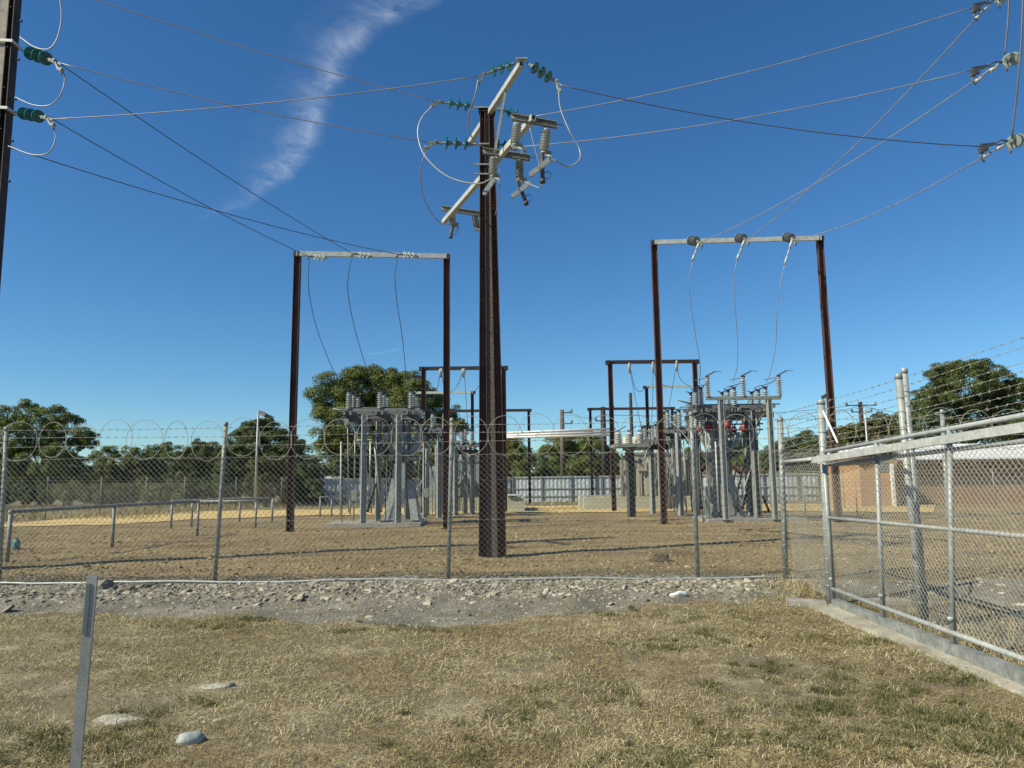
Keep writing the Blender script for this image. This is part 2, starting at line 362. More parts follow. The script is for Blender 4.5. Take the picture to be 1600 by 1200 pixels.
x = rng.uniform(-15, 4.6, n); e = lawn_edge(x); y = e-.1+(12.5-e)*rng.beta(2.4, 1.05, n)
scatter_stones('gravel', x, y, rng.gamma(1.9, .0068, n)+.005, M['stone_grey'])
n = 2300
x = rng.uniform(-14, 4.3, n); y = np.clip(rng.normal(11.65, .42, n), 10.2, 12.3)
scatter_stones('loose_rubble', x, y, rng.gamma(2.2, .011, n)+.018, M['stone_grey'], .6, .15)
n = 5200
x = rng.uniform(-11, 4.3, n); y = 12.25+rng.gamma(1.2, .55, n)*np.clip(1.25-.07*(x+11), .35, 1.3)
scatter_stones('gravel_inside_fence', x, y, rng.gamma(1.9, .008, n)+.006, M['stone_grey'])
n = 2600
x = rng.uniform(4.5, 13, n); y = rng.uniform(5.5, 12, n)
scatter_stones('gravel_past_gate', x, y, rng.gamma(2.0, .009, n)+.008, M['stone_grey'])
n = 24000
y = 12.3+22*rng.beta(1, 2.2, n); x = rng.uniform(-1, 1, n)*(y*.78+1)
scatter_stones('soil_clods', x, y, rng.gamma(1.8, .007, n)+.008+.0006*(y-12), M['stone_tan'], .6, .2)

def blades(name, x, y, length, width, lean, mat, kind='stuff', z0=0.0):
    n = len(x); az = rng.uniform(0, 6.28, n); ln = lean
    d = np.stack([np.cos(az)*np.sin(ln), np.sin(az)*np.sin(ln), np.cos(ln)], -1)
    sd = np.stack([-np.sin(az), np.cos(az), np.zeros(n)], -1); tw = rng.normal(0, .5, n)[:, None]
    sd = sd*np.cos(tw)+np.cross(d, sd)*np.sin(tw)
    p = np.stack([x, y, gz(x, y)+z0+rng.uniform(.0, .012, n)], -1)
    mid = p+d*length[:, None]*.55; droop = np.stack([np.cos(az)*.25, np.sin(az)*.25, -.25*np.ones(n)], -1)*length[:, None]
    tip = p+d*length[:, None]+droop*rng.uniform(0, 1, n)[:, None]
    w = width[:, None]/2
    V = np.stack([p-sd*w, p+sd*w, mid+sd*w*.8, mid-sd*w*.8, tip+sd*w*.2, tip-sd*w*.2], 1).reshape(-1, 3)
    b = (np.arange(n)*6)[:, None]; F = np.concatenate([b+np.array([[0, 1, 2, 3]]), b+np.array([[3, 2, 4, 5]])])
    return tag(raw_mesh(name, V, F, mat), kind=kind)
M['dry_grass'] = leafy('dry_straw_grass', [(.16, .128, .058), (.28, .228, .108), (.39, .325, .165), (.51, .435, .24), (.66, .58, .36)], .15, .75,
                       patch=(.75, [(.13, .125, .055), (.23, .19, .085), (.33, .25, .11), (.42, .32, .14)], .46, .62))
M['green_grass'] = leafy('greenish_grass', [(.065, .078, .03), (.105, .118, .045), (.16, .16, .065), (.26, .22, .105)], .2, .7)
stone_a = onz(190, 1125, -.15); stone_b = onz(315, 1075, -.15)
def lawn_points(n):
    y = 2.6+(8.4)*rng.uniform(0, 1, int(n*1.6))**1.25; x = rng.uniform(-1, 1, len(y))*(y*.86+1.2)
    m = bumps(x*1.6+3, y*1.6)+.9*bumps(x*.55+11, y*.8+5)
    keep = (y < lawn_edge(x)-.02+.10*rng.normal(0, 1, len(y))) & (x < GX-.03) & (rng.uniform(0, 1, len(y)) < .62+.30*m)
    for c, rx, ry in ((stone_a, .42, .2), (stone_b, .42, .22), (.5*(stone_a+stone_b), .3, .15)):
        keep &= ((((x-c[0])/rx)**2+((y-c[1])/ry)**2) > 1) | (rng.uniform(0, 1, len(y)) < .22)
    return x[keep][:n], y[keep][:n]
x, y = lawn_points(430000); n = len(x)
blades('dry_grass', x, y, rng.gamma(3.0, .0095, n)+.010, rng.uniform(.0018, .0036, n)+.0003*y, rng.uniform(.55, 1.52, n), M['dry_grass'])
x, y = lawn_points(11000); n = len(x)
blades('straw', x, y, rng.uniform(.04, .12, n), rng.uniform(.0016, .003, n), rng.uniform(1.35, 1.56, n), M['dry_grass'], z0=.012)
# green tufts: thicker to the right and along the far edge
cx, cy = [], []
for px_, py_, k in ((1440, 1120, 30), (1330, 1080, 26), (1230, 1050, 16), (1180, 1170, 22), (1040, 1010, 12), (1120, 995, 12), (700, 1180, 8), (620, 985, 14), (420, 968, 12), (930, 958, 14), (1130, 960, 9), (60, 1180, 20),
                 (130, 1160, 12), (250, 1110, 7), (870, 1090, 7), (980, 1080, 6), (1530, 1150, 26), (1380, 1010, 10), (1300, 1000, 9), (1490, 1060, 14), (1000, 1190, 12), (740, 1120, 6), (350, 975, 9), (1250, 1120, 16), (1560, 1180, 20)):
    c = onz(px_, py_, -.15)
    for _ in range(int(k*1.35)):
        q = c[:2]+rng.normal(0, [.34, .20])
        m = rng.integers(40, 120); r_ = rng.uniform(.02, .085); cx.append(q[0]+rng.normal(0, r_, m)); cy.append(q[1]+rng.normal(0, r_, m))
cx = np.concatenate(cx); cy = np.concatenate(cy); k = (cx < GX) & (cy < lawn_edge(cx)+.1); cx = cx[k]; cy = cy[k]; n = len(cx)
blades('green_grass', cx, cy, rng.uniform(.02, .07, n), rng.uniform(.003, .006, n), rng.uniform(.2, 1.3, n), M['green_grass'])
# weeds along the fence foot and behind the gate
x = np.concatenate([rng.normal(4.15, .22, 900), rng.uniform(4.6, 6.4, 1900), rng.uniform(4.45, 4.75, 1500)]); y = np.concatenate([rng.normal(11.2, .35, 900), rng.uniform(7.5, 11, 1900), rng.uniform(5, 10.5, 1500)]); n = len(x)
blades('weeds', x, y, rng.uniform(.06, .2, n), rng.uniform(.004, .007, n), rng.uniform(.1, 1.1, n), M['dry_grass'])
x = rng.uniform(-40, 5, 9000); y = rng.uniform(36, 60, 9000)
x = np.concatenate([rng.uniform(-40, -18, 9000), rng.uniform(-20, 30, 3000)]); y = np.concatenate([rng.uniform(36, 60, 9000), rng.uniform(50, 60, 3000)]); n = len(x)
blades('dry_field_grass', x, y, rng.uniform(.12, .4, n), rng.uniform(.02, .04, n), rng.uniform(.1, .9, n), M['dry_grass'])

def stone(name, label, c, sx, sy, sz, mat, cat='stone', yaw=0, seed=0, sink=.3, rough=.12):
    rg = np.random.default_rng(seed); n = 16; m = 9; V = []
    dirs = rg.normal(0, 1, (7, 3)); ph = rg.uniform(0, 6, 7)
    for i in range(m):
        th = math.pi*i/(m-1)
        for j in range(n):
            a = 2*math.pi*j/n; u = V3(math.sin(th)*math.cos(a), math.sin(th)*math.sin(a), math.cos(th))
            k = 1+rough*sum(math.sin(2.2*float(u@dirs[q])+ph[q]) for q in range(7))/2
            V.append(u*k*V3(sx, sy, sz))
    V = np.array(V); ca, sa = math.cos(yaw), math.sin(yaw); V = np.stack([V[:, 0]*ca-V[:, 1]*sa, V[:, 0]*sa+V[:, 1]*ca, V[:, 2]], -1)
    base = V3(c[0], c[1], float(gz(c[0], c[1])))
    F = [(i*n+j, (i+1)*n+j, (i+1)*n+(j+1) % n, i*n+(j+1) % n) for i in range(m-1) for j in range(n)]
    mb = MB().add(V+base+V3(0, 0, sz*(1-2*sink)), F, True)
    return tag(mb.build(name, mat, None, base), label, cat)
M['stone_pale'] = noisy('pale_weathered_stone', (.26, .245, .19), (.42, .395, .32), 9, .92, 0, .008, 50, fine=(60, .35))
M['stone_blue'] = noisy('pale_blue_grey_stone', (.26, .30, .28), (.40, .44, .41), 8, .7, 0, .003, 60, fine=(60, .2))
stone('stone', 'smooth pale blue-grey stone half buried in the dry grass', onz(297, 1160, -.15), .095, .055, .05, M['stone_blue'], seed=3, yaw=.5, sink=.25, rough=.08)
stone('stone', 'low flat grey stone showing through the grass beside the marker post', stone_a, .20, .10, .035, M['stone_pale'], seed=5, yaw=.3, sink=.60, rough=.3)
stone('stone', 'larger bare grey rock patch lying flush with the grass', stone_b, .22, .11, .035, M['stone_pale'], seed=8, yaw=.2, sink=.66, rough=.3)
M['white_stone'] = noisy('white_limestone', (.55, .55, .52), (.72, .72, .69), 12, .85, 0, .004, 50)
stone('stone', 'bright white flat stone on the gravel near the corner post', onz(1064, 934, -.08), .12, .07, .05, M['white_stone'], seed=11, sink=.3, rough=.34)
stone('stone', 'dark brown clump of earth in the yard behind the fence', onz(1030, 876, 0), .24, .15, .11, noisy('dark_clod', (.05, .037, .022), (.11, .08, .045), 14, .95, 0, .03, 20), 'earth clump', seed=13, sink=.3, rough=.3)
for c0, c1, lab in (((1343, 933), (1452, 935), 'long pale concrete slab on the ground behind the sliding gate'), ((1228, 935), (1290, 937), 'short pale concrete footing between the corner post and the gate')):
    p0 = onz(*c0, -.05); p1 = onz(*c1, -.05); p0[2] = gz(p0[0], p0[1])+.01; p1[2] = gz(p1[0], p1[1])+.01
    tag(MB().beam(p0, p1, .10, .30, V3(0, 0, 1)).build('concrete_slab', M['concrete_grey'], None, p0), lab, 'concrete slab')

# ------------------------------------------------------------------ utility poles with concrete cores between steel beams
def stobie(root, base, H, w0, w1, bh0, bh1, depth, lean=0.0, core='aggregate', rec=.08, steel='rust'):
    base = np.asarray(base, float)
    top = base+V3(lean, 0, H)
    for sg in (-1, 1):
        mb = MB()
        p0 = base+V3(sg*(w0-bh0)/2, 0, 0); p1 = top+V3(sg*(w1-bh1)/2, 0, 0); t = .016
        for q in (-1, 1): mb.beam(p0+V3(q*(bh0-t)/2, 0, 0), p1+V3(q*(bh1-t)/2, 0, 0), t, depth, V3(1, 0, 0))
        mb.beam(p0, p1, bh0-2*t, .014, V3(1, 0, 0), bh1-2*t, .014)
        for k in np.linspace(.06, .97, 14):                        # through bolts
            c = p0+(p1-p0)*k; mb.tube([c-V3(0, depth*.45, 0), c-V3(0, depth*.45+.03, 0)], .012, 6)
        mb.build('steel_beam', M[steel], root)
    mb = MB(); g0 = w0-2*bh0+.006; g1 = w1-2*bh1+.006; d = depth-rec
    mb.beam(base, top-V3(0, 0, .05), g0, d, V3(1, 0, 0), g1, d)
    mb.build('concrete_core', M[core], root)
def insulator_post(mb, p0, p1, r=.09, sheds=7, core=.55, n=14):
    p0 = np.asarray(p0, float); p1 = np.asarray(p1, float); L = np.linalg.norm(p1-p0); pr = [(0, r*.8), (L*.05, r*.8), (L*.06, r*core)]
    for k in range(sheds):
        a = L*(.08+.84*k/sheds); h = L*.84/sheds
        pr += [(a, r*core), (a+h*.30, r), (a+h*.42, r*.96), (a+h*.52, r*core)]
    pr += [(L*.94, r*core), (L*.945, r*.62), (L, r*.62)]
    mb.lathe(pr, p0, p1-p0, n); return mb

cp = V3(-.46, 16.35, 0)
central = thing('utility_pole', 'tall rust-brown pole with concrete core standing alone in the middle of the yard', 'utility pole', cp)
H0 = 10.31
stobie(central, cp, H0, .60, .33, .20, .125, .23, -.06)
topc = cp+V3(-.06, 0, H0)
MB().box(topc-V3(0, 0, .03), (.40, .28, .012)).box(topc-V3(0, 0, .09), (.37, .26, .02)).build('cap_band', M['rust_dark'], central)
b0 = at(751, 750, 16.3); MB().box((cp[0]+.0, 16.325, b0[2]), (.50, .012, .014)).build('tie_band', M['wire'], central)
# cross arms
ua0, ua1 = at(815, 99, 14.28), at(734, 223, 17.83)
def arm(p0, p1, name='crossarm', w=.105, h=.125):
    mb = MB(); t = .012; d = nrm(p1-p0); sd = nrm(np.cross(d, V3(0, 0, 1)))
    p0 = np.asarray(p0); p1 = np.asarray(p1)
    mb.beam(p0+sd*(w/2-t/2), p1+sd*(w/2-t/2), t, h, sd); mb.beam(p0-sd*(w/2-t/2), p1-sd*(w/2-t/2), t, h, sd)
    mb.beam(p0+V3(0, 0, h/2-t/2), p1+V3(0, 0, h/2-t/2), w-2*t, t, sd)
    mb.beam(p0-V3(0, 0, h/2-t/2), p1-V3(0, 0, h/2-t/2), w-2*t, t, sd)
    return mb
def shift_x(p, dx): return p+V3(dx, 0, 0)
m_ = arm(ua0, ua1); m_.box(ua0+V3(0, -.02, .08), (.24, .10, .015)); m_.build('crossarm', M['galv_pale'], central)
la0, la1 = at(834, 183, 13.99), at(693, 347, 20.05)
arm(la0, la1).build('crossarm', M['galv_pale'], central)
br0 = ua0+(ua1-ua0)*.27-V3(0, 0, .06); br1 = at(773, 238, 15.4)
MB().beam(br0, br1, .055, .012, V3(1, 0, 0)).beam(br0+V3(.025, 0, 0), br1+V3(.025, 0, 0), .008, .05, V3(1, 0, 0)).build('arm_brace', M['galv'], central)
for px_, py_ in ((747, 168), (747, 225), (748, 257), (748, 272)):
    q = at(px_, py_, 16.22); MB().beam(q-V3(.12, .02, 0), q+V3(.26, -.0, 0), .03, .03).build('bolt_bar', M['galv'], central)
# drop-out fuses on cross channels
def fuse_bracket(a, b, Y, units):
    p0 = at(*a, Y); p1 = at(*b, Y)
    f = MB().beam(p0, p1, .13, .014, V3(0, 0, 1)).beam(p0-V3(0, .045, -.058), p1-V3(0, .045, -.058), .014, .09, V3(0, 0, 1)).beam(p0-V3(0, .045, .058), p1-V3(0, .045, .058), .014, .09, V3(0, 0, 1)).tube([p0+V3(-.02, 0, .02), p1+V3(.12, 0, .02)], .012, 6).build('fuse_bracket', M['galv_dull'], central)
    for (i0, i1, tube, barm, mat) in units:
        q0 = at(*i0, Y); q1 = at(*i1, Y)
        insulator_post(MB(), q0, q1, .10, 7, .36, 14).build('insulator', M[mat], f)
        hb = MB().beam(q1+V3(-.08, 0, 0), q1+V3(.16, 0, .02), .06, .05).box(q1-V3(0, 0, .04), (.10, .09, .08))
        hb.beam(q1+V3(.02, 0, -.02), q1+V3(.15, -.08, -.10), .035, .03); hb.beam(q1+V3(.15, -.08, -.10), q1+V3(.13, -.09, -.22), .03, .03)
        hb.build('hinge_clamp', M['galv_dull'], f)
        if tube:
            t0 = at(*tube[0], Y-.1); t1 = at(*tube[1], Y-.1); mm = MB().tube([t0, t1], .042, 8).tube([t1-nrm(t1-t0)*.08, t1], .055, 8)
            e = t1-nrm(t1-t0)*.18; mm.tube(cat_rom([e, e+V3(.10, 0, .06), e+V3(.17, 0, -.01), e+V3(.12, 0, -.09), e+V3(.03, 0, -.06)], 4), .008, 5)
            mm.build('fuse_tube', M['steel_dark'], f)
        if barm:
            t0 = at(*barm[0], Y-.15); t1 = at(*barm[1], Y-.15); MB().beam(t0, t1, .10, .05).box(t1, (.08, .06, .09)).build('arc_chute', M['galv'], f)
fuse_bracket((800, 184), (870, 197), 14.15, [((808, 194), (804, 228), None, None, 'porcelain'), ((854, 203), (849, 240), ((847, 240), (848, 286)), ((862, 247), (830, 272)), 'porcelain')])
fuse_bracket((755, 237), (828, 248), 15.75, [((771, 247), (770, 276), None, ((772, 280), (757, 302)), 'porcelain'), ((812, 251), (812, 281), ((810, 284), (823, 320)), ((828, 285), (802, 306)), 'porcelain_dark')])
fuse_bracket((690, 326), (750, 335), 19.85, [((706, 332), (708, 351), ((707, 353), (704, 372)), None, 'porcelain'), ((742, 337), (745, 356), None, None, 'porcelain_dark')])

lp = V3(at(12, 230, 14.62)[0]-.36, 14.75, -.02)
H1 = 13.2
left_pole = thing('utility_pole', 'weathered pole with pale concrete face cut off by the upper left frame edge', 'utility pole', lp)
stobie(left_pole, lp, H1, .66, .44, .17, .13, .22, .0, 'concrete_grey', .012, 'rust_dark')
mb = MB(); hw = lambda z: .5*(.66+(.44-.66)*z/H1)
for y_ in (33, 93, 155, 220, 283):
    q = at(30, y_, 14.7); zz = q[2]; x0 = lp[0]+hw(zz)
    MB().tube([(x0-.02, 14.7, zz), (x0+.13, 14.7, zz)], .011, 6).lathe([(0, .011), (.005, .03), (.03, .03), (.035, .01)], (x0+.12, 14.7, zz), (1, 0, 0), 8).build('step_peg', M['steel_dark'], left_pole)
for y_ in (68, 172):
    q = at(20, y_, 14.7); zz = q[2]; w = hw(zz)
    MB().beam((lp[0]-w-.03, 14.60, zz+.05), (lp[0]+w+.05, 14.60, zz), .06, .02, V3(0, 0, 1)).beam((lp[0]-w-.03, 14.90, zz+.05), (lp[0]+w+.05, 14.90, zz), .06, .02, V3(0, 0, 1)).box((lp[0]+w+.03, 14.75, zz), (.05, .30, .05)).build('strap_band', M['galv_pale'], left_pole)
right_pole = copy_tree(left_pole); RP = V3(13.05, 15.2, -.02); right_pole.location = RP
right_pole['label'] = 'weathered pole just outside the right frame edge holding the pale glass insulators'
for o in (left_pole, right_pole): o['group'] = 'line poles at either side of the view'

# ------------------------------------------------------------------ glass insulator strings (built once along +X, then copied)
def string_master(glass, nd, label, r=.145, sp=.205):
    root = thing('insulator_string', label, 'insulator', (0, 0, 0)); x0 = .16
    MB().tube([(0, 0, 0), (.10, 0, 0)], .018, 6).lathe([(0, .03), (.05, .035), (.06, .02), (.08, .02)], (.08, 0, 0), (1, 0, 0), 8).build('shackle', M['galv_dull'], root)
    for k in range(nd):
        c = x0+k*sp
        d = MB().lathe([(.055, .05), (.062, .09), (.070, r*.85), (.085, r), (.105, r*.98), (.098, r*.88), (.112, r*.75), (.100, r*.66), (.115, r*.5), (.10, .05)], (c, 0, 0), (1, 0, 0), 22).build('glass_disc', M[glass], root)
        MB().lathe([(-.03, .022), (.0, .05), (.04, .055), (.066, .048), (.07, .03)], (c, 0, 0), (1, 0, 0), 12).lathe([(.09, .045), (.12, .03), (.15, .02), (sp-.02, .02)], (c, 0, 0), (1, 0, 0), 8).build('metal_cap', M['galv_dull'], d)
    xe = x0+nd*sp
    mb = MB().beam((xe-.02, 0, 0), (xe+.30, 0, -.015), .07, .035, V3(0, 0, 1), .045, .03)
    mb.beam((xe+.17, 0, -.02), (xe+.27, 0, -.12), .05, .04, V3(0, 1, 0)).box((xe+.32, 0, -.12), (.10, .07, .06)).tube([(xe+.34, 0, -.08), (xe+.36, 0, -.22)], .02, 6).box((xe+.12, 0, .03), (.05, .08, .04))
    for q in (.04, .12, .2): mb.tube([(xe+q, -.04, -.01), (xe+q, .04, -.01)], .012, 6)
    mb.build('line_clamp', M['galv_dull'], root)
    return root, xe+.28
SLAB = {}
def place_string(master, p0, p1, label, group, scale=None, thin=1.0):
    root, L = master; p0 = np.asarray(p0, float); p1 = np.asarray(p1, float)
    o = root if not SLAB.get(root.name) else copy_tree(root); SLAB[root.name] = 1
    d = Vector(p1-p0); o.location = p0; o.rotation_mode = 'QUATERNION'
    q = d.to_track_quat('X', 'Z'); o.rotation_quaternion = q
    s_ = d.length/L if scale is None else scale
    if scale is not None: o.location = Vector(p1)-d.normalized()*L*scale
    o.scale = (s_, s_*thin, s_*thin); o['label'] = label; o['group'] = group
    return o
teal = string_master('teal_glass', 3, 'teal')
ga = 'teal glass insulator strings'
s1l = at(748, 119, 14.15); s1r = at(877, 133, 14.1)
place_string(teal, at(808, 98, 14.28), s1l, 'teal glass insulator string left of the upper crossarm tip on the middle pole', ga)
place_string(teal, at(823, 98, 14.28), s1r, 'teal glass insulator string sloping down right of the upper crossarm tip', ga)
s2l = at(678, 158, 16.1); s2r = at(826, 183, 16.9)
place_string(teal, at(744, 167, 16.35), s2l, 'teal glass insulator string beside the very top of the middle pole, left side', ga)
place_string(teal, at(772, 169, 16.6), s2r, 'teal glass insulator string beside the middle pole top, behind the brace', ga)
s3l = at(669, 222, 16.2); s3r = at(818, 229, 16.9)
place_string(teal, at(745, 226, 16.35), s3l, 'teal glass insulator string lower left on the middle pole, under the crossarm end', ga)
place_string(teal, at(766, 225, 16.7), s3r, 'teal glass insulator string mostly hidden behind the middle pole and fuses', ga)
l1 = at(95, 99, 14.0); l2 = at(82, 186, 14.0)
p_ = at(34, 79, 14.85); place_string(teal, p_, l1, 'upper teal glass insulator string on the left frame edge pole', ga, None, .55)
p_ = at(24, 175, 14.85); place_string(teal, p_, l2, 'lower teal glass insulator string on the left frame edge pole', ga, None, .55)
clear = string_master('clear_glass', 3, 'clear')
gb = 'pale glass insulator strings'
r1 = at(1545, 6, 14.6); r2 = at(1562, 98, 14.6); r3 = at(1568, 226, 14.6)
place_string(clear, at(1590, -22, 17.0), at(1560, -3, 14.7), 'pale glass insulator string highest at the upper right frame corner', gb, 1.0)
place_string(clear, at(1606, 86, 16.2), at(1572, 95, 14.7), 'pale glass insulator string at the right frame edge, upper of the two in view', gb, 1.0)
place_string(clear, at(1614, 214, 16.2), at(1578, 223, 14.7), 'pale glass insulator string at the right frame edge, lower of the two in view', gb, 1.0)

# ------------------------------------------------------------------ steel gantries
def ib_post(p0, p1, h, root, mat='rust', b=None):
    MB().ibeam(p0, p1, h, b or h*.85, .016, V3(1, 0, 0)).box(np.asarray(p0)+V3(0, 0, .01), (h*1.5, h*1.4, .02)).build('post', M[mat], root)
def gantry(name, label, A, B, zt, h, beam_mat, post_mat='rust', beam_h=.17, drop=.12, over=.0):
    A = np.asarray(A, float); B = np.asarray(B, float); root = thing(name, label, 'gantry', .5*(A+B), 'steel gantries of the substation')
    for p in (A, B):
        ib_post(p, V3(p[0], p[1], zt), h, root, post_mat)
    d = nrm(B-A); z = zt-drop
    p0 = V3(A[0], A[1], z)-d*over; p1 = V3(B[0], B[1], z)+d*over; off = V3(0, -h*.55-.03, 0) if over == 0 else V3(0, 0, 0)
    MB().beam(p0+off, p1+off, beam_h, .10, V3(0, 0, 1)).build('crossbeam', M[beam_mat], root)
    for p in (p0, p1): MB().box(p+off*.5+V3(0, 0, -.02), (.20, h*1.1, beam_h*1.15)).build('beam_bracket', M['rust_dark'], root)
    return root, p0+off, p1+off
LA, LB = V3(-7.62, 25.5, 0), V3(-2.33, 26.0, 0)
lg, lg0, lg1 = gantry('steel_gantry', 'tall rust-brown gantry with pale beam left of the middle pole', LA, LB, 9.86, .225, 'galv_pale')
RA, RB = V3(5.62, 27.9, 0), V3(12.0, 27.6, 0)
rg, rg0, rg1 = gantry('steel_gantry', 'tallest rust-brown gantry with pale beam at the right', RA, RB, 10.93, .225, 'galv_pale')
def far_gantry(lab, xl, xr, yt, Y, mat, h=.2, bm='rust_dark', bh=.2):
    a = at(xl, yt, Y); b = at(xr, yt-1, Y); z = .5*(a[2]+b[2])
    return gantry('steel_gantry', lab, V3(a[0], Y, 0), V3(b[0], Y, 0), z, h, bm, mat, bh, bh*.5, h*.6)
fg1 = far_gantry('dark brown gantry partly behind the middle pole, beam level with the treetop', 662, 787, 573, 40, 'rust', .24)
fg2 = far_gantry('low brown gantry with thin pale beam left of the middle pole', 640, 738, 612, 49, 'rust_dark', .2, 'galv_pale', .16)
fg3 = far_gantry('low dark gantry whose right leg stands beside the white pipes', 700, 826, 640, 54, 'rust_dark', .2)
fg4 = far_gantry('dark brown gantry with flat dark beam left of the tallest right gantry', 953, 1085, 563, 40, 'rust', .24)
fg5 = far_gantry('low brown gantry with thin pale beam behind the right switchgear', 1010, 1088, 603, 49, 'rust_dark', .2, 'galv_pale', .16)
fg6 = far_gantry('farthest low dark gantry seen over the block wall', 922, 1050, 637, 58, 'rust_dark', .2)
gc = 'insulator strings on the gantry beams'
gl = []; gr = []
for k, (a, b) in enumerate((((512, 404), (481, 400)), ((583, 401), (550, 396)), ((653, 400), (620, 397)))):
    Y = 25.45+.13*k; p0 = at(*a, Y); p1 = at(*b, Y-.55); gl.append(p1)
    place_string(clear, p0, p1, ('pale glass insulator string on the left gantry beam, nearest its left post', 'pale glass insulator string in the middle of the left gantry beam', 'pale glass insulator string on the left gantry beam, nearest its right post')[k], gc)
pors = string_master('porcelain_dark', 3, 'grey', .17, .16)
for k, (a, b) in enumerate((((1074, 375), (1096, 378)), ((1149, 371), (1169, 374)), ((1224, 369), (1243, 374)))):
    Y = 27.7-.05*k; p0 = at(*a, Y); p1 = at(*b, Y-.9); gr.append(p1)
    o = place_string(pors, p0, p1, ('grey porcelain insulator string on the right gantry beam, nearest its left post', 'grey porcelain insulator string in the middle of the right gantry beam', 'grey porcelain insulator string on the right gantry beam, nearest its right post')[k], gc)
# pale dead-end tees under the right strings
DE = []
for k, (a, b) in enumerate((((1092, 380), (1085, 400)), ((1163, 376), (1155, 398)), ((1238, 374), (1230, 402)))):
    p0 = at(*a, 26.8); p1 = at(*b, 26.9); DE.append(p1)
# ------------------------------------------------------------------ conductors
def wire(name, label, cat, pts, r, mat='cable', group=None, n=6):
    return tag(MB().tube(pts, r, n).build(name, M[mat], None, pts[0]), label, cat, group)
def span(p0, p1, sag, n=26):
    t = np.linspace(0, 1, n)[:, None]; P = np.asarray(p0)*(1-t)+np.asarray(p1)*t; P[:, 2] -= (4*sag*t*(1-t))[:, 0]; return P
gw = 'overhead line conductors'
R_ = .0115
wire('power_line', 'cable from the upper crossarm tip of the middle pole to the left pole', 'cable', span(l2, s1l, .12), R_, 'cable', gw)
wire('power_line', 'cable entering at the top left frame edge and reaching the middle pole top', 'cable', span(at(40, -38, 14.2), s2l, .10), R_, 'cable', gw)
wire('power_line', 'cable from the upper left pole insulator to the lower left insulator of the middle pole', 'cable', span(l1, s3l, .12), R_, 'cable', gw)
wire('power_line', 'cable dropping from the upper crossarm tip rightward to the lower right frame edge insulator', 'cable', span(s1r, at(1533, 229, 14.4), .22), R_, 'cable_dark', gw)
wire('power_line', 'cable rising from behind the middle pole top to the upper right corner', 'cable', span(s2r, at(1522, 10, 14.4), .22), R_, 'cable', gw)
wire('power_line', 'cable from the hidden insulator of the middle pole to the upper right frame edge insulator', 'cable', span(s3r, at(1520, 109, 14.4), .22), R_, 'cable', gw)
wire('power_line', 'dark cable from the upper left pole insulator to the middle of the left gantry', 'cable', span(at(84, 93, 14.0), gl[1], .12), R_, 'cable_dark', gw)
wire('power_line', 'dark cable from the lower left pole insulator to the left gantry beam, left end', 'cable', span(l2, gl[0], .12), R_, 'cable_dark', gw)
wire('power_line', 'dark cable from low on the left pole to the left gantry beam, right end', 'cable', span(at(14, 230, 14.5), gl[2], .18), R_, 'cable_dark', gw)
wire('power_line', 'steep cable from the left insulator of the right gantry beam to the right frame edge', 'cable', span(gr[0], r2, .30), .014, 'cable', gw)
wire('power_line', 'steepest cable from the middle of the right gantry beam to the upper right corner', 'cable', span(gr[1], r1, .30), .014, 'cable', gw)
wire('power_line', 'cable from the right end of the right gantry beam to the lower right insulator', 'cable', span(gr[2], r3, .30), .014, 'cable', gw)
# short dead-end fittings where the right-hand conductors meet their strings
gf = 'dead end fittings at the right frame edge'
for (a, b, c, e, lab) in (((1522, 10), (1556, -2), (1524, 30), (1545, 8), 'dead end clamp pair at the top right corner'), ((1520, 109), (1566, 97), (1524, 128), (1560, 102), 'dead end clamp pair beside the upper pale glass discs'), ((1533, 229), (1575, 220), (1536, 246), (1570, 226), 'dead end clamp pair beside the lower pale glass discs')):
    t = thing('dead_end_fitting', lab, 'cable clamp', at(*a, 14.4), gf)
    p, q, u, w = at(*a, 14.4), at(*b, 14.5), at(*c, 14.4), at(*e, 14.5)
    MB().beam(p, p+(q-p)*.5, .10, .05, V3(0, 0, 1), .05, .04).box(p+V3(.0, 0, -.08), (.09, .08, .12)).box(p+V3(.09, 0, -.05), (.08, .07, .08)).build('clamp_body', M['steel_dark'], t)
    MB().tube([p+(q-p)*.45, p+(q-p)*.75+V3(0, 0, .05), q], .016, 6).tube([p+(q-p)*.45, p+(q-p)*.75-V3(0, 0, .05), q], .016, 6).build('link_yoke', M['steel_dark'], t)
    MB().tube([u, u+(w-u)*.35], .035, 8).tube([u+(w-u)*.62, w], .035, 8).build('compression_sleeve', M['galv_pale'], t)
    MB().tube(cat_rom([p+V3(0, 0, -.13), p+V3(-.03, 0, -.24), p+V3(.03, 0, -.33), u], 5), .016, 6).build('jumper_tail', M['cable_dark'], t)
gj = 'looped jumper cables'
def jumper(lab, P, r=.013, mat='cable', n=8):
    wire('jumper_cable', lab, 'cable', cat_rom([at(*p) for p in P], n), r, mat, gj)
jumper('jumper loop from the upper crossarm insulator down across the middle pole to the fuses', [(747, 126, 14.1), (742, 150, 14.2), (732, 185, 14.7), (736, 212, 15.0), (752, 228, 15.2), (775, 235, 15.4)])
jumper('big bright jumper loop hanging left of the middle pole', [(678, 163, 16.1), (658, 186, 15.9), (653, 212, 15.8), (665, 245, 15.7), (700, 276, 15.6), (745, 287, 15.5), (770, 278, 15.5)], .015, 'galv_pale')
jumper('long jumper loop from the lowest left insulator down to the far fuse bracket', [(668, 230, 16.3), (658, 262, 16.6), (661, 305, 17.6), (678, 338, 18.6), (690, 349, 19.0), (706, 350, 19.2)])
jumper('round jumper loop right of the middle pole under the right teal string', [(873, 142, 14.1), (876, 170, 14.1), (890, 205, 14.0), (905, 232, 14.0), (905, 250, 13.9), (888, 260, 13.9), (866, 250, 13.8)], .014)
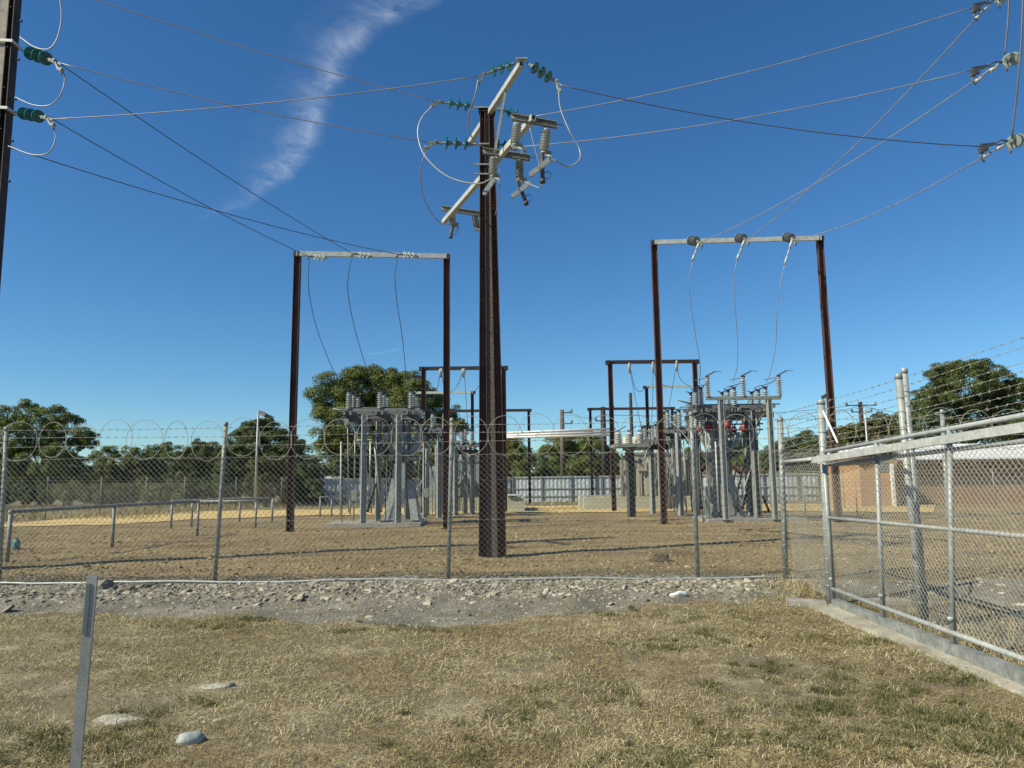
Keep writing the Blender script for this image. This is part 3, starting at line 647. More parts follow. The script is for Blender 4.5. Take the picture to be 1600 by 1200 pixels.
jumper('short jumper between the two nearest drop-out fuses', [(848, 288, 13.8), (842, 293, 14.2), (828, 288, 15.0), (820, 284, 15.3)])
jumper('thin jumper hanging straight from the near crossarm end', [(828, 200, 13.8), (834, 225, 13.8), (845, 265, 13.8)], .01)
jumper('thin jumper hanging close along the right side of the middle pole', [(781, 265, 15.6), (781, 290, 15.8), (778, 318, 16.1), (773, 338, 16.3)], .01)
jumper('jumper loop cut off by the top frame edge beside the left pole', [(92, -15, 14.1), (96, 25, 14.1), (90, 58, 14.1), (77, 76, 14.1), (55, 74, 14.2), (31, 58, 14.4)])
jumper('jumper loop under the upper teal string of the left pole', [(97, 106, 14.0), (101, 125, 14.0), (95, 147, 14.0), (78, 164, 14.1), (52, 164, 14.2), (24, 152, 14.4)])
jumper('lowest jumper loop beside the left pole', [(82, 195, 14.0), (87, 213, 14.0), (80, 234, 14.0), (66, 242, 14.1), (44, 240, 14.2), (13, 228, 14.4)])
jumper('dark dropper beside the upper right discs leaving the top of the frame', [(1577, -20, 14.6), (1575, 30, 14.6), (1570, 85, 14.6)], .018, 'cable_dark')
jumper('dark dropper crossing the pale discs and leaving the top of the frame', [(1599, -20, 14.3), (1594, 90, 14.3), (1581, 215, 14.5)], .02, 'cable_dark')
gd = 'dropper cables from gantry beams to switchgear'
def dropper(lab, P, r=.013, mat='cable_dark'):
    return wire('dropper_cable', lab, 'cable', cat_rom([at(*p) for p in P], 8), r, mat, gd)
dropper('dropper cable from the left end of the left gantry beam', [(484, 404, 25), (482, 425, 25.2), (484, 465, 25.8), (498, 522, 27), (525, 587, 28.2), (548, 618, 28.5)])
dropper('dropper cable from the middle of the left gantry beam', [(550, 404, 25), (545, 425, 25.2), (544, 460, 25.8), (556, 520, 27), (577, 587, 28.2), (594, 616, 28.5)])
dropper('dropper cable from the right end of the left gantry beam', [(621, 404, 25), (617, 430, 25.2), (620, 470, 25.8), (629, 530, 27), (635, 587, 28.2), (642, 614, 28.5)])
for a, lab in ((0, 'dropper cable from the left end of the right gantry beam'), (1, 'dropper cable from the middle of the right gantry beam'), (2, 'dropper cable from the right end of the right gantry beam')):
    P = ([(1085, 398, 26.8), (1078, 430, 27), (1078, 465, 27.4), (1086, 520, 28), (1094, 570, 28.6), (1093, 600, 28.9)], [(1155, 396, 26.8), (1148, 425, 27), (1148, 470, 27.4), (1152, 525, 28), (1152, 570, 28.6), (1145, 598, 28.9)], [(1230, 400, 26.8), (1220, 440, 27), (1214, 490, 27.4), (1212, 540, 28), (1204, 580, 28.6), (1197, 598, 28.9)])[a]
    w = dropper(lab, P, .014, 'cable')
    q0 = at(*((1092, 380), (1163, 376), (1238, 374))[a], 26.8); q1 = at(*P[0])
    MB().tube([q0, q0+(q1-q0)*.55], .045, 8).tube([q0+(q1-q0)*.55, q1], .028, 8).tube([q1, q1+(q1-q0)*.5], .04, 8).build('dead_end_lug', M['galv_pale'], w)
    w.children[0].location = V3(0, 0, 0)-V3(*w.location)
# droppers under the far gantries
gv = 'V shaped hanging cables under the rear gantries'
for k, (P, lab) in enumerate(((((983, 568, 40), (995, 610, 42), (1012, 606, 49)), 'slack cable from the dark right gantry to the pale beam, left phase'), (((1020, 566, 40), (1028, 596, 43), (1052, 606, 49)), 'slack cable from the dark right gantry to the pale beam, middle phase'),
                (((1057, 564, 40), (1063, 592, 43), (1078, 604, 49)), 'slack cable from the dark right gantry to the pale beam, right phase'), (((983, 570, 40), (992, 620, 40), (1004, 678, 40)), 'long thin dropper from the dark right gantry to the transformer, left phase'), (((1020, 570, 40), (1020, 620, 40), (1018, 660, 40)), 'long thin dropper from the dark right gantry, middle phase'),
                (((1057, 568, 40), (1050, 610, 40), (1042, 650, 40)), 'long thin dropper from the dark right gantry, right phase'), (((688, 577, 40), (684, 605, 41), (677, 612, 44)), 'slack cable under the dark left gantry, left phase'), (((723, 577, 40), (716, 600, 42), (704, 614, 48)), 'slack cable under the dark left gantry, middle phase'),
                (((757, 577, 40), (750, 600, 42), (738, 616, 48)), 'slack cable under the dark left gantry, right phase'), (((690, 577, 40), (694, 620, 40), (692, 660, 40)), 'thin dropper under the dark left gantry, left phase'), (((725, 577, 40), (728, 620, 40), (731, 670, 40)), 'thin dropper under the dark left gantry, middle phase'))):
    w = wire('dropper_cable', lab, 'cable', cat_rom([at(*p) for p in P], 8), .016, 'cable_dark', gv)
    o = MB().lathe([(0, .05), (.1, .09), (.25, .09), (.3, .05), (.5, .05)], at(*P[0])+V3(0, 0, .05), (0, 0, -1), 8).build('hanging_insulator', M['porcelain'], w); o.location = V3(0, 0, 0)-V3(*w.location)

M['steel_mid'] = noisy('mid_grey_steel', (.12, .13, .13), (.18, .19, .19), 4, .6)

# ------------------------------------------------------------------ switchgear
def disconnector(label, front, Yf, dy, nrow, yt_px, post_px, r=.13, zb=None, hmul=1.0, mat='galv', dark_rear=False, blades=True, extra=True, basez=.0):
    """front: pixel x of each phase's front insulator foot at y = yt_px; rows go back every dy metres"""
    P0 = [at(x, yt_px, Yf) for x in front]; zp = float(np.mean([p[2] for p in P0])); hi = .62*hmul
    cx = float(np.mean([p[0] for p in P0])); root = thing('disconnector_stand', label, 'switchgear', (cx, Yf+dy, basez), 'disconnector stands of the substation')
    Ys = [Yf+k*dy for k in range(nrow)]
    x0, x1 = P0[0][0]-.35, P0[-1][0]+.35
    fr = MB()
    for Y in Ys: fr.beam((x0, Y, zp-.06), (x1, Y, zp-.06), .12, .10, V3(0, 0, 1))
    for p in P0: fr.beam((p[0]-.12, Ys[0]-.25, zp-.19), (p[0]-.12, Ys[-1]+.25, zp-.19), .14, .08, V3(0, 0, 1)).beam((p[0]+.12, Ys[0]-.25, zp-.19), (p[0]+.12, Ys[-1]+.25, zp-.19), .14, .08, V3(0, 0, 1))
    fr.build('platform_frame', M['steel_mid'], root)  # dark grey steel, its tone also carrying the shade of the platform undersides
    bm = MB().beam((x0+.05, Ys[0]+.1, zp-.38), (x1-.05, Ys[0]+.1, zp-.38), .22, .12, V3(0, 0, 1)).beam((x0+.05, Ys[-1]-.1, zp-.38), (x1-.05, Ys[-1]-.1, zp-.38), .22, .12, V3(0, 0, 1)); bm.build('support_beam', M['steel_dark'], root)
    for p in P0:
        for k, Y in enumerate(Ys):
            x = p[0]; ins = insulator_post(MB(), (x, Y, zp), (x, Y, zp+hi), r, 6, .5).build('insulator', M['porcelain'], root)
            MB().box((x, Y, zp+hi+.03), (.12, .14, .06)).beam((x, Y-.05, zp+hi+.06), (x-.22, Y-.2, zp+hi+.12), .03, .03).beam((x, Y, zp+hi+.06), (x+.12, Y+.05, zp+hi+.12), .03, .03).build('terminal', M['steel_dark'], ins)
        if blades:
            MB().tube([(p[0], Ys[0]-.1, zp+hi+.09), (p[0], Ys[-1]+.1, zp+hi+.09)], .025, 6).tube([(p[0]+.1, Ys[0], zp+hi+.2), (p[0]+.3, Ys[-1]+.35, zp+hi+.34)], .016, 5).build('switch_blade', M['steel_dark'], root)
    for k, (xp, xb, yb, Y) in enumerate(post_px):
        b = onz(xb, yb, basez) if Y is None else at(xb, yb, Y); b[2] = basez; yy = b[1]
        ztop = zp-.27
        MB().ibeam(b, V3(b[0], yy, ztop), .2, .19, .014, V3(.9, .4, 0)).box(b+V3(0, 0, .012), (.34, .34, .024)).build('post', M['steel_dark' if (dark_rear and k > 1) else mat], root)
    if extra:
        xm = P0[0][0]+.2
        MB().tube([(xm, Ys[0]+.3, .2), (xm, Ys[0]+.3, zp-.3)], .028, 6).build('operating_rod', M['galv'], root)
        MB().box((xm, Ys[0]+.3, 1.15), (.28, .22, .40)).build('mechanism_box', M['galv_dull'], root)
        MB().tube([(P0[-1][0]-.4, Ys[0]+.05, .1), (P0[-1][0]-.4, Ys[0]+.05, zp-.5)], .025, 6).build('earth_pipe', M['galv'], root)
        MB().beam((P0[0][0]+.05, Ys[0]+.6, zp-.4), (P0[0][0]+.9, Ys[-1], .25), .05, .05).build('diagonal_brace', M['galv_dull'], root)
        MB().beam((P0[-1][0]-.7, Ys[0]+.6, zp-.6), (P0[-1][0]-1.2, Ys[-1], .25), .05, .05).build('diagonal_brace', M['galv_dull'], root)
    if extra:
        for k in range(5):                                        # loose control cables and earth leads between frame and ground
            xa = x0+.3+(x1-x0-.6)*k/4; ya = Ys[0]+(Ys[-1]-Ys[0])*((k*37) % 10)/10; xb_ = xa+random.uniform(-.5, .5)
            MB().tube(cat_rom([V3(xa, ya, zp-.3), V3(xa+.08, ya-.1, zp-.9), V3(xb_, ya+.1, zp-1.6), V3(xb_+.05, ya, .15)], 5), .018, 5).build('control_cable', M[('black', 'galv_dull', 'steel_mid')[k % 3]], root)
            MB().box((xa, ya-.1, zp-.52), (.16, .14, .22)).box((xa, ya-.1, zp-.68), (.07, .07, .16)).build('junction_box', M[('galv_dull', 'bluegrey')[k % 2]], root)
        for Y in Ys: MB().tube([(x0-.25, Y+.12, zp+.04), (x1+.25, Y+.12, zp+.04)], .022, 6).build('gang_rod', M['steel_dark'], root)
    return root, P0, Ys, zp+hi
def breaker(label, c, capmat, s=1.0, cw=1.0):
    """bulk oil circuit breaker: dark tank on four splayed legs, six bushings slanting outwards"""
    x, y, z = c; root = thing('circuit_breaker', label, 'circuit breaker', (x, y, z), 'oil circuit breakers')
    MB().lathe([(0, .05), (.04, .30), (.15, .42), (.95, .44), (1.0, .40), (1.06, .1)], (x, y, z+1.55), (0, 0, 1), 18).box((x, y, z+2.45), (1.15, .85, .22)).build('tank', M['steel_dark'], root)
    MB().box((x, y, z+2.62), (.9, .7, .12)).build('tank_lid', M['bluegrey'], root)
    MB().box((x-.05, y-.5, z+1.75), (.42, .25, .95)).build('control_cabinet', M['bluegrey'], root)
    for sx in (-1, 1):
        for sy in (-1, 1):
            MB().beam((x+sx*.55, y+sy*.5, z), (x+sx*.28, y+sy*.28, z+1.6), .30, .07, V3(1, 0, 0), .24, .07).build('leg', M['galv'], root)
    for k in (-1, 0, 1):
        for sy in (-1, 1):
            p0 = V3(x+k*.33, y+sy*.25, z+2.62); d = nrm(V3(k*.42+.12, sy*.55, 1)); p1 = p0+d*.30; p2 = p0+d*1.02
            b = MB().tube([p0, p1], .12, 10).build('bushing_turret', M['bluegrey'], root)
            insulator_post(MB(), p1, p2, .135, 7, .5, 12).build('bushing', M['porcelain'], b)
            MB().lathe([(-.06, .10*cw), (-.04, .17*cw), (.14, .15*cw), (.24, .10*cw), (.25, .04), (.36, .03)], p2, d, 10).build('bushing_cap', M[capmat], b)
    MB().box((x, y, z+.03), (1.5, 1.3, .06)).build('base_plate', M['galv_dull'], root)
    return root
slabL0 = V3(-5.25, 28.95, 0)
tag(MB().box((-5.25, 28.95, .045), (3.6, 2.4, .17)).build('concrete_plinth', M['concrete_grey'], None, slabL0), 'concrete plinth under the left switchgear', 'concrete plinth')
tag(MB().box((9.15, 29.3, .045), (3.7, 2.6, .17)).build('concrete_plinth', M['concrete_grey'], None, (9.15, 29.3, 0)), 'concrete plinth under the right switchgear with red bushings', 'concrete plinth')
dL = disconnector('left disconnector on four pale posts with nine grey insulators, before the big eucalyptus', (545, 594, 642), 28.2, .85, 3, 638, ((567, 567, 815, 28.1), (622, 622, 815, 28.1), (0, 590, 810, 29.7), (0, 636, 810, 29.7)), basez=.0)
breaker('dark oil circuit breaker with grey bushings on splayed pale legs beside the left disconnector', (-4.32, 29.15, .13), 'steel_dark', 1.0, .55)
dR = disconnector('right disconnector on dark posts behind the three tall insulators', (1096, 1148, 1197), 28.9, .85, 3, 633, ((0, 1122, 808, 29.0), (0, 1184, 808, 29.0), (0, 1112, 803, 30.5), (0, 1172, 803, 30.5)), mat='galv_dull')
breaker('oil circuit breaker with faded red bushing caps inside the right switchgear', (8.35, 29.8, .13), 'red')
# front frame with three tall insulators
fr = thing('insulator_stand', 'pale two-legged stand with three tall insulators and slanting arms in front of the right disconnector', 'switchgear', at(1165, 815, 28.0)*V3(1, 1, 0))
zc = at(1160, 622, 28.0)[2]
for xb, yb in ((1135, 815), (1212, 812)):
    b = at(xb, yb, 28.0); b[2] = 0
    MB().ibeam(b, V3(b[0], 28.0, zc-.07), .17, .17, .012, V3(1, .2, 0)).box(b+V3(0, 0, .12), (.34, .34, .024)).build('post', M['galv'], fr)
a = at(1103, 622, 28.0); b = at(1220, 622, 28.0)
MB().beam(V3(a[0], 28, zc), V3(b[0], 28, zc), .13, .12, V3(0, 0, 1)).build('crossbar', M['galv_dull'], fr)
for xi in (1106, 1162, 1218):
    q = at(xi, 620, 28.0); q[2] = zc+.07
    i_ = insulator_post(MB(), q, q+V3(0, 0, .72), .125, 7, .45).build('insulator', M['porcelain'], fr)
    t = q+V3(0, 0, .72); MB().box(t+V3(0, 0, .04), (.12, .14, .08)).beam(t+V3(-.05, 0, .06), t+V3(.30, -.1, .24), .05, .03).beam(t+V3(.30, -.1, .24), t+V3(.52, -.15, .22), .02, .02).beam(t, t+V3(-.35, .5, -.02), .025, .025).build('contact_arm', M['steel_dark'], i_)
dL2 = disconnector('small disconnector stand farther back between the left gantry post and the middle pole', (658, 676, 694), 34, .8, 2, 668, ((0, 686, 798, 34), (0, 702, 795, 34.6), (0, 664, 795, 34.6)), r=.12, mat='galv')
dR2 = disconnector('middle-distance disconnector stand left of the red-capped breaker', (1044, 1062, 1081), 34, .8, 2, 668, ((0, 1064, 803, 33.6), (0, 1090, 800, 34.8)), r=.15, hmul=1.15, mat='galv')
dR3 = disconnector('low switch stand on a pale post in front of the beige transformer', (1008, 1020, 1034), 35.5, .7, 2, 686, ((0, 1020, 790, 35.8),), r=.11, hmul=.9, mat='galv', extra=False)
disconnector('slim disconnector stand glimpsed just right of the right gantry left post', (1030, 1043, 1056), 38.5, .8, 2, 684, ((0, 1034, 792, 38.4), (0, 1058, 792, 39.2)), r=.13, hmul=1.1, mat='galv')
disconnector('slim disconnector stand hard against the left side of the middle pole', (708, 722, 737), 36.5, .8, 2, 694, ((0, 712, 798, 36.4), (0, 738, 797, 37.2)), r=.12, hmul=1.0, mat='galv')
ts = thing('insulator_stand', 'dark single post stand carrying a wide tray with three fat insulators over the block wall', 'switchgear', at(987, 803, 33.0)*V3(1, 1, 0))
b = at(987, 803, 33.0); b[2] = 0; zt_ = at(983, 697, 33)[2]
MB().ibeam(b, V3(b[0], 33, zt_-.1), .3, .26, .016, V3(1, .3, 0)).build('post', M['steel_dark'], ts)
a = at(957, 697, 33); c = at(1010, 697, 33)
MB().box(((a[0]+c[0])/2, 33, zt_), (c[0]-a[0], 1.5, .14)).box(((a[0]+c[0])/2, 33, zt_-.13), (.5, .9, .12)).build('tray', M['galv_dull'], ts)
for xi in (966, 983, 1000):
    q = at(xi, 690, 33); q[2] = zt_+.07; i_ = insulator_post(MB(), q, q+V3(0, 0, .56), .19, 5, .7).build('insulator', M['porcelain'], ts)
    MB().box(q+V3(0, 0, .60), (.14, .2, .08)).beam(q+V3(0, 0, .6), q+V3(.4, .3, .85), .03, .03).build('terminal', M['steel_dark'], i_)
# thin conduits, struts and small gear on the two near disconnectors
def gear(root, items):
    for nm, a, b, Y0_, Y1_, r, m_ in items:
        p, q = at(*a, Y0_), at(*b, Y1_)
        MB().tube([p, q], r, 6).build(nm, M[m_], root)
rL, rR = dL[0], dR[0]
gear(rL, [('conduit', (533, 690), (532, 806), 29.3, 29.3, .03, 'galv_pale'), ('conduit', (543, 642), (545, 800), 28.3, 28.8, .022, 'galv'), ('strut', (585, 690), (596, 800), 29.0, 29.6, .045, 'galv'), ('strut', (597, 690), (606, 760), 29.2, 29.2, .035, 'galv_dull'),
          ('strut', (586, 756), (574, 800), 29.4, 29.4, .06, 'black'), ('conduit', (579, 690), (578, 760), 28.9, 28.9, .04, 'galv_pale'), ('crank_rod', (580, 702), (612, 676), 28.8, 28.8, .03, 'galv_pale'), ('conduit', (611, 650), (616, 692), 28.6, 28.6, .03, 'galv_pale'),
          ('crank_rod', (520, 639), (552, 643), 28.0, 28.2, .03, 'galv_dull'), ('cross_pipe', (555, 676), (660, 672), 28.4, 28.4, .025, 'galv_dull'), ('cross_pipe', (555, 688), (650, 684), 28.9, 28.9, .025, 'galv_dull')])
gear(rR, [('strut', (1170, 699), (1146, 792), 29.6, 29.9, .035, 'steel_dark'), ('strut', (1184, 700), (1160, 796), 29.8, 30.1, .05, 'steel_dark'), ('cross_pipe', (1148, 701), (1180, 695), 29.6, 29.6, .04, 'galv_dull'), ('cross_pipe', (1120, 672), (1192, 671), 29.8, 29.8, .03, 'steel_dark'),
          ('cross_pipe', (1090, 664), (1192, 662), 30.2, 30.2, .03, 'steel_dark'), ('conduit', (1176, 722), (1152, 798), 29.4, 29.5, .03, 'galv'), ('conduit', (1087, 668), (1092, 800), 28.8, 28.8, .03, 'galv'), ('conduit', (1118, 690), (1123, 800), 28.6, 28.6, .035, 'galv_pale'),
          ('crank_rod', (1058, 625), (1080, 631), 28.6, 28.8, .03, 'galv_dull'), ('conduit', (1139, 660), (1143, 700), 29.4, 29.4, .025, 'galv_dull'), ('drag_rod', (1192, 775), (1202, 800), 29.2, 29.2, .05, 'black'), ('drag_rod', (1150, 770), (1153, 800), 29.2, 29.2, .06, 'black')])
for rt, xs_, y0_, y1_, Y_, m_ in ((rR, (1152, 1163), 693, 676, 29.7, 'porcelain_dark'), (rR, (1087, 1094), 668, 642, 29.4, 'porcelain'), (rL, (616, 622), 668, 650, 29.5, 'porcelain'), (rL, (655,), 680, 662, 29.6, 'porcelain')):
    for x_ in xs_: insulator_post(MB(), at(x_, y0_, Y_), at(x_, y1_, Y_), .10, 6, .5, 12).build('insulator', M[m_], rt)
# jumpers inside the switchgear
gs = 'flexible links inside the switchgear'
for k, (P, lab) in enumerate(((((1098, 604, 28.9), (1104, 598, 28.5), (1108, 590, 28.0)), 'curved link from the right disconnector to the leftmost tall insulator'), (((1150, 602, 28.9), (1158, 597, 28.5), (1164, 588, 28.0)), 'curved link from the right disconnector to the middle tall insulator'),
                (((1199, 600, 28.9), (1208, 596, 28.5), (1219, 586, 28.0)), 'curved link from the right disconnector to the rightmost tall insulator'), (((1135, 612, 30.5), (1128, 650, 30.2), (1110, 680, 29.9)), 'left of two dark cables falling to the red bushing caps'),
                (((1178, 612, 30.5), (1160, 645, 30.2), (1137, 682, 29.9)), 'right of two dark cables falling to the red bushing caps'), (((1040, 650, 34), (1062, 672, 32), (1078, 690, 30.2)), 'pair of pale cables crossing to the leftmost red bushing cap'),
                (((560, 640, 29.5), (600, 700, 29.2), (612, 690, 29.0)), 'drooping link under the left disconnector to the first breaker bushing'), (((610, 640, 29.5), (630, 690, 29.2), (642, 688, 29.0)), 'drooping link under the left disconnector to the middle breaker bushing'),
                (((650, 640, 29.9), (668, 668, 31), (676, 655, 34)), 'link between the left disconnector and the stand farther back'))):
    wire('link_cable', lab, 'cable', cat_rom([at(*p) for p in P], 8), .02, 'cable' if k in (5,) else 'cable_dark', gs, 5)
# bus pipes
gp = 'white bus pipes'
for k, (y0, y1, Y, lab) in enumerate(((677, 670, 42.0, 'uppermost white horizontal bus pipe beside the middle pole'), (680.5, 675, 42.5, 'middle white horizontal bus pipe beside the middle pole'), (683.5, 679.5, 43.0, 'lowest white horizontal bus pipe beside the middle pole'))):
    p0 = at(752, y0+1, Y); p1 = at(962, y1, Y)
    tag(MB().tube([p0, p1], .068, 10).build('bus_pipe', M['white'], None, p0), lab, 'bus pipe', gp)
for xx, lab in ((786, 'rust-brown support post at the left end of the white bus pipes'), (955, 'rust-brown support post at the right end of the white bus pipes')):
    q = at(xx, 683, 43.3); t = thing('support_post', lab, 'post', V3(q[0], 43.3, 0), 'posts under the bus pipes')
    MB().ibeam(V3(q[0], 43.3, 0), V3(q[0], 43.3, q[2]+.1), .2, .2, .014, V3(1, 0, 0)).build('shaft', M['rust_dark'], t)
    MB().beam(V3(q[0], 41.8, q[2]-.1), V3(q[0], 43.6, q[2]-.1), .10, .10).build('bracket', M['galv_dull'], t)

# block walls round the transformers
def block_wall(label, x0, x1, Yf, depth, h):
    t = thing('block_wall', label, 'wall', (.5*(x0+x1), Yf, 0))
    for nm, c, s_ in (('front_wall', ((x0+x1)/2, Yf+.1, h/2-.05), (x1-x0, .2, h+.1)), ('rear_wall', ((x0+x1)/2, Yf+depth-.1, h/2-.05), (x1-x0, .2, h+.1)), ('end_wall', (x0+.1, Yf+depth/2, h/2-.052), (.2, depth-.4, h+.096)), ('end_wall', (x1-.1, Yf+depth/2, h/2-.052), (.2, depth-.4, h+.096))):
        MB().box(c, s_).build(nm, M['blockwork'], t)
M['blockwork'] = brick_mat('pale_blockwork', (.36, .36, .28), (.41, .41, .33), (.25, .25, .20), 1.25)
bl0 = at(640, 800, 41)[0]; bl1 = at(820, 800, 41)[0]; br0_ = at(913, 796, 42.5)[0]; br1_ = at(1080, 796, 42.5)[0]
block_wall('low pale block wall round the left grey transformer', bl0, bl1, 40.8, 5.0, .78)
block_wall('low pale block wall round the right beige transformer, its left end sunlit', br0_, br1_, 41.6, 5.0, .72)
def transformer(label, x, y, z, w, d, h, mat, cons=True, nb=3, bh=.8, rad_left=True):
    t = thing('power_transformer', label, 'transformer', (x, y, z), 'power transformers')
    MB().box((x, y, z+h/2+.15), (w, d, h-.02)).build('tank', M[mat], t)
    MB().box((x, y, z+h+.19), (w+.16, d+.16, .10)).build('tank_cover', M['galv_dull'], t)
    MB().box((x, y, z+.07), (w*1.05, d*1.05, .16)).build('skid_base', M['steel_dark'], t)
    for k in range(5):
        xx = x-w/2+.12+(w-.24)*k/4; MB().box((xx, y-d/2-.06, z+h/2+.15), (.10, .12, h*.92)).build('stiffener', M[mat], t)
    for sx in (-1, 1):
        r_ = MB()
        for k in range(9):
            r_.box((x+sx*(w/2+.42), y-d/2+.2+(d-.4)*k/8, z+h*.5+.1), (.6, .035, h*.85))
        r_.tube([(x+sx*(w/2), y, z+h*.86), (x+sx*(w/2+.7), y, z+h*.86)], .06, 8).tube([(x+sx*(w/2), y, z+h*.2), (x+sx*(w/2+.7), y, z+h*.2)], .06, 8)
        r_.beam((x+sx*(w/2+.42), y-d/2+.15, z+h*.86), (x+sx*(w/2+.42), y+d/2-.15, z+h*.86), .09, .09).beam((x+sx*(w/2+.42), y-d/2+.15, z+h*.2), (x+sx*(w/2+.42), y+d/2-.15, z+h*.2), .09, .09)
        r_.build('radiator', M[mat], t)
    for k in range(nb):
        xx = x-w*.3+w*.6*k/max(1, nb-1)
        b = MB().tube([(xx, y-.2, z+h+.2), (xx, y-.25, z+h+.42)], .15, 10).build('bushing_turret', M[mat], t)
        insulator_post(MB(), (xx, y-.25, z+h+.42), (xx, y-.38, z+h+.42+bh), .17, 7, .6, 12).build('bushing', M['porcelain'], b)
    MB().box((x-w*.25, y-d/2-.30, z+h*.42), (.55, .36, .95)).build('control_cabinet', M[mat], t)
    MB().beam((x+w*.1, y-d/2-.14, z+h*.9), (x+w*.42, y-d/2-.14, z+h*.25), .16, .06, V3(1, 0, 0)).build('cable_tray', M['galv_pale'], t)
    MB().tube([(x+w*.33, y-d/2-.16, z+h*.2), (x+w*.33, y-d/2-.16, z+h*1.0)], .04, 8).build('oil_pipe', M[mat], t)
    for (fx, fz, bw, bh_, bd) in ((-.40, .80, .5, .45, .3), (.05, .62, .8, .55, .22), (-.12, .30, .42, .6, .3), (.36, .52, .3, .4, .26), (.22, .16, .5, .3, .3)):
        MB().box((x+fx*w, y-d/2-.12-bd/2, z+h*fz), (bw, bd, bh_)).build('marshalling_box', M[mat], t)
    fr_ = MB()
    for k in range(8): fr_.box((x-w*.05+k*.11, y-d/2-.62, z+h*.40), (.03, .55, h*.55))
    fr_.beam((x-w*.05-.05, y-d/2-.62, z+h*.66), (x-w*.05+.85, y-d/2-.62, z+h*.66), .08, .08).beam((x-w*.05-.05, y-d/2-.62, z+h*.15), (x-w*.05+.85, y-d/2-.62, z+h*.15), .08, .08); fr_.build('radiator', M['steel_mid'], t)  # darker than the side radiators: the shade on these fins is put into the colour
    for k in range(3): MB().tube(cat_rom([V3(x-w*.42+.2*k, y-d/2-.2, z+h*.2), V3(x-w*.42+.2*k, y-d/2-.25, z+h*.7), V3(x-w*.30+.2*k, y-d/2-.1, z+h+.25)], 4), .028, 6).build('conduit', M['galv_pale'], t)
    if cons:
        MB().lathe([(0, .02), (.03, .25), (.10, .40), (1.1, .42), (1.5, .40), (1.57, .25), (1.6, .02)], (x-w*.5-.6, y+.3, z+h+.85), (1, .0, 0), 16).build('conservator', M['cream'], t)
        MB().beam((x-w*.3, y+.3, z+h+.2), (x-w*.3, y+.3, z+h+.55), .10, .10).beam((x-w*.5-.2, y+.3, z+h*.5), (x-w*.5-.2, y+.3, z+h+.5), .10, .10).build('conservator_bracket', M['galv_dull'], t)
    return t
xq = at(1030, 760, 43.9)[0]
transformer('beige power transformer with cream round conservator behind the right block wall', xq, 44.0, .05, 2.9, 1.9, 2.9, 'beige', True, 3, 1.0)
xq = at(722, 760, 43.0)[0]
transformer('blue-grey power transformer mostly hidden behind the middle pole', xq, 43.3, .05, 2.4, 1.8, 2.6, 'bluegrey', False, 3, .9)
for xx, y0, Y, lab in ((793, 700, 42, 'tall pale steel frame right behind the left block wall'),):
    pass
gk = 'pale steel frames near the left transformer'
for (xa, xb, yt, Y, lab) in ((692, 727, 688, 38.5, 'pale two-legged steel frame with diagonal braces before the blue-grey transformer'), (640, 668, 700, 37, 'pale slim steel frame half hidden behind the left breaker')):
    a = at(xa, yt, Y); b = at(xb, yt, Y); t = thing('support_portal', lab, 'steel frame', V3((a[0]+b[0])/2, Y, 0), gk)
    for p in (a, b): MB().ibeam(V3(p[0], Y, 0), V3(p[0], Y, p[2]), .18, .18, .012, V3(1, .3, 0)).build('post', M['galv'], t)
    MB().beam(a-V3(.2, 0, .1), b+V3(.2, 0, -.1), .18, .12, V3(0, 0, 1)).build('crossbar', M['galv_dull'], t)
    MB().beam(V3(a[0]-.75, Y-.12, .9), V3(a[0], Y-.12, 2.1), .14, .06, V3(0, 1, 0)).build('brace', M['galv_pale'], t)
    MB().beam(V3(b[0]-.75, Y-.12, .9), V3(b[0], Y-.12, 2.1), .14, .06, V3(0, 1, 0)).build('brace', M['galv_pale'], t)
    for p in (a, .5*(a+b), b):
        q = V3(p[0], Y, p[2]); insulator_post(MB(), q, q+V3(0, 0, .55), .12, 6, .6, 10).build('insulator', M['porcelain'], t)
# small cabinets
def cabinet(lab, px0, px1, yb, yt, Y, mat, z0=None):
    a = at(px0, yb, Y); b = at(px1, yt, Y); zb = a[2] if z0 is None else z0; w = b[0]-a[0]
    t = thing('control_box', lab, 'control box', V3((a[0]+b[0])/2, Y, zb))
    MB().box(((a[0]+b[0])/2, Y, (zb+b[2])/2), (w, w*.8, b[2]-zb)).build('body', M[mat], t); MB().box(((a[0]+b[0])/2, Y-.02, b[2]+.03), (w*1.1, w*.95, .06)).build('lid', M['white'], t)
    MB().box(((a[0]+b[0])/2, Y-w*.4-.01, (zb+b[2])/2), (w*.3, .02, w*.3)).build('label_plate', M['steel_dark'], t)
cabinet('small grey box with a white lid on the left block wall beside the middle pole', 794, 808, 784, 774, 40.9, 'bluegrey', .78)
cabinet('small white meter box between the posts of the right disconnector', 1131, 1139, 775, 762, 33, 'white', .35)
# pipe rails in the yard
def pipe_rail(lab, posts, Yfix=None):
    B = [onz(x, y, 0) for x, y, _ in posts]; T = [at(p[0]+(p[0]-707)*0, p[2], b[1]) for p, b in zip(posts, B)]
    zt = float(np.mean([t[2] for t in T])); t = thing('pipe_rail', lab, 'guard rail', B[0], 'pipe guard rails')
    for b in B: MB().tube([b-V3(0, 0, .1), V3(b[0], b[1], zt)], .045, 8).build('post', M['galv_dull'], t)
    MB().tube([V3(b[0], b[1], zt+.02) for b in B], .045, 8).lathe([(0, .04), (.05, .06), (.1, .04)], V3(B[0][0], B[0][1], zt-.05), (0, 0, 1), 8).build('rail', M['galv_dull'], t)
pipe_rail('long pipe guard rail running away from the left frame edge', ((11, 879, 798), (175, 855, 792), (308, 837, 786)))
pipe_rail('farther pipe guard rail left of the left gantry', ((267, 826, 783), (374, 816, 781), (425, 816, 779)))
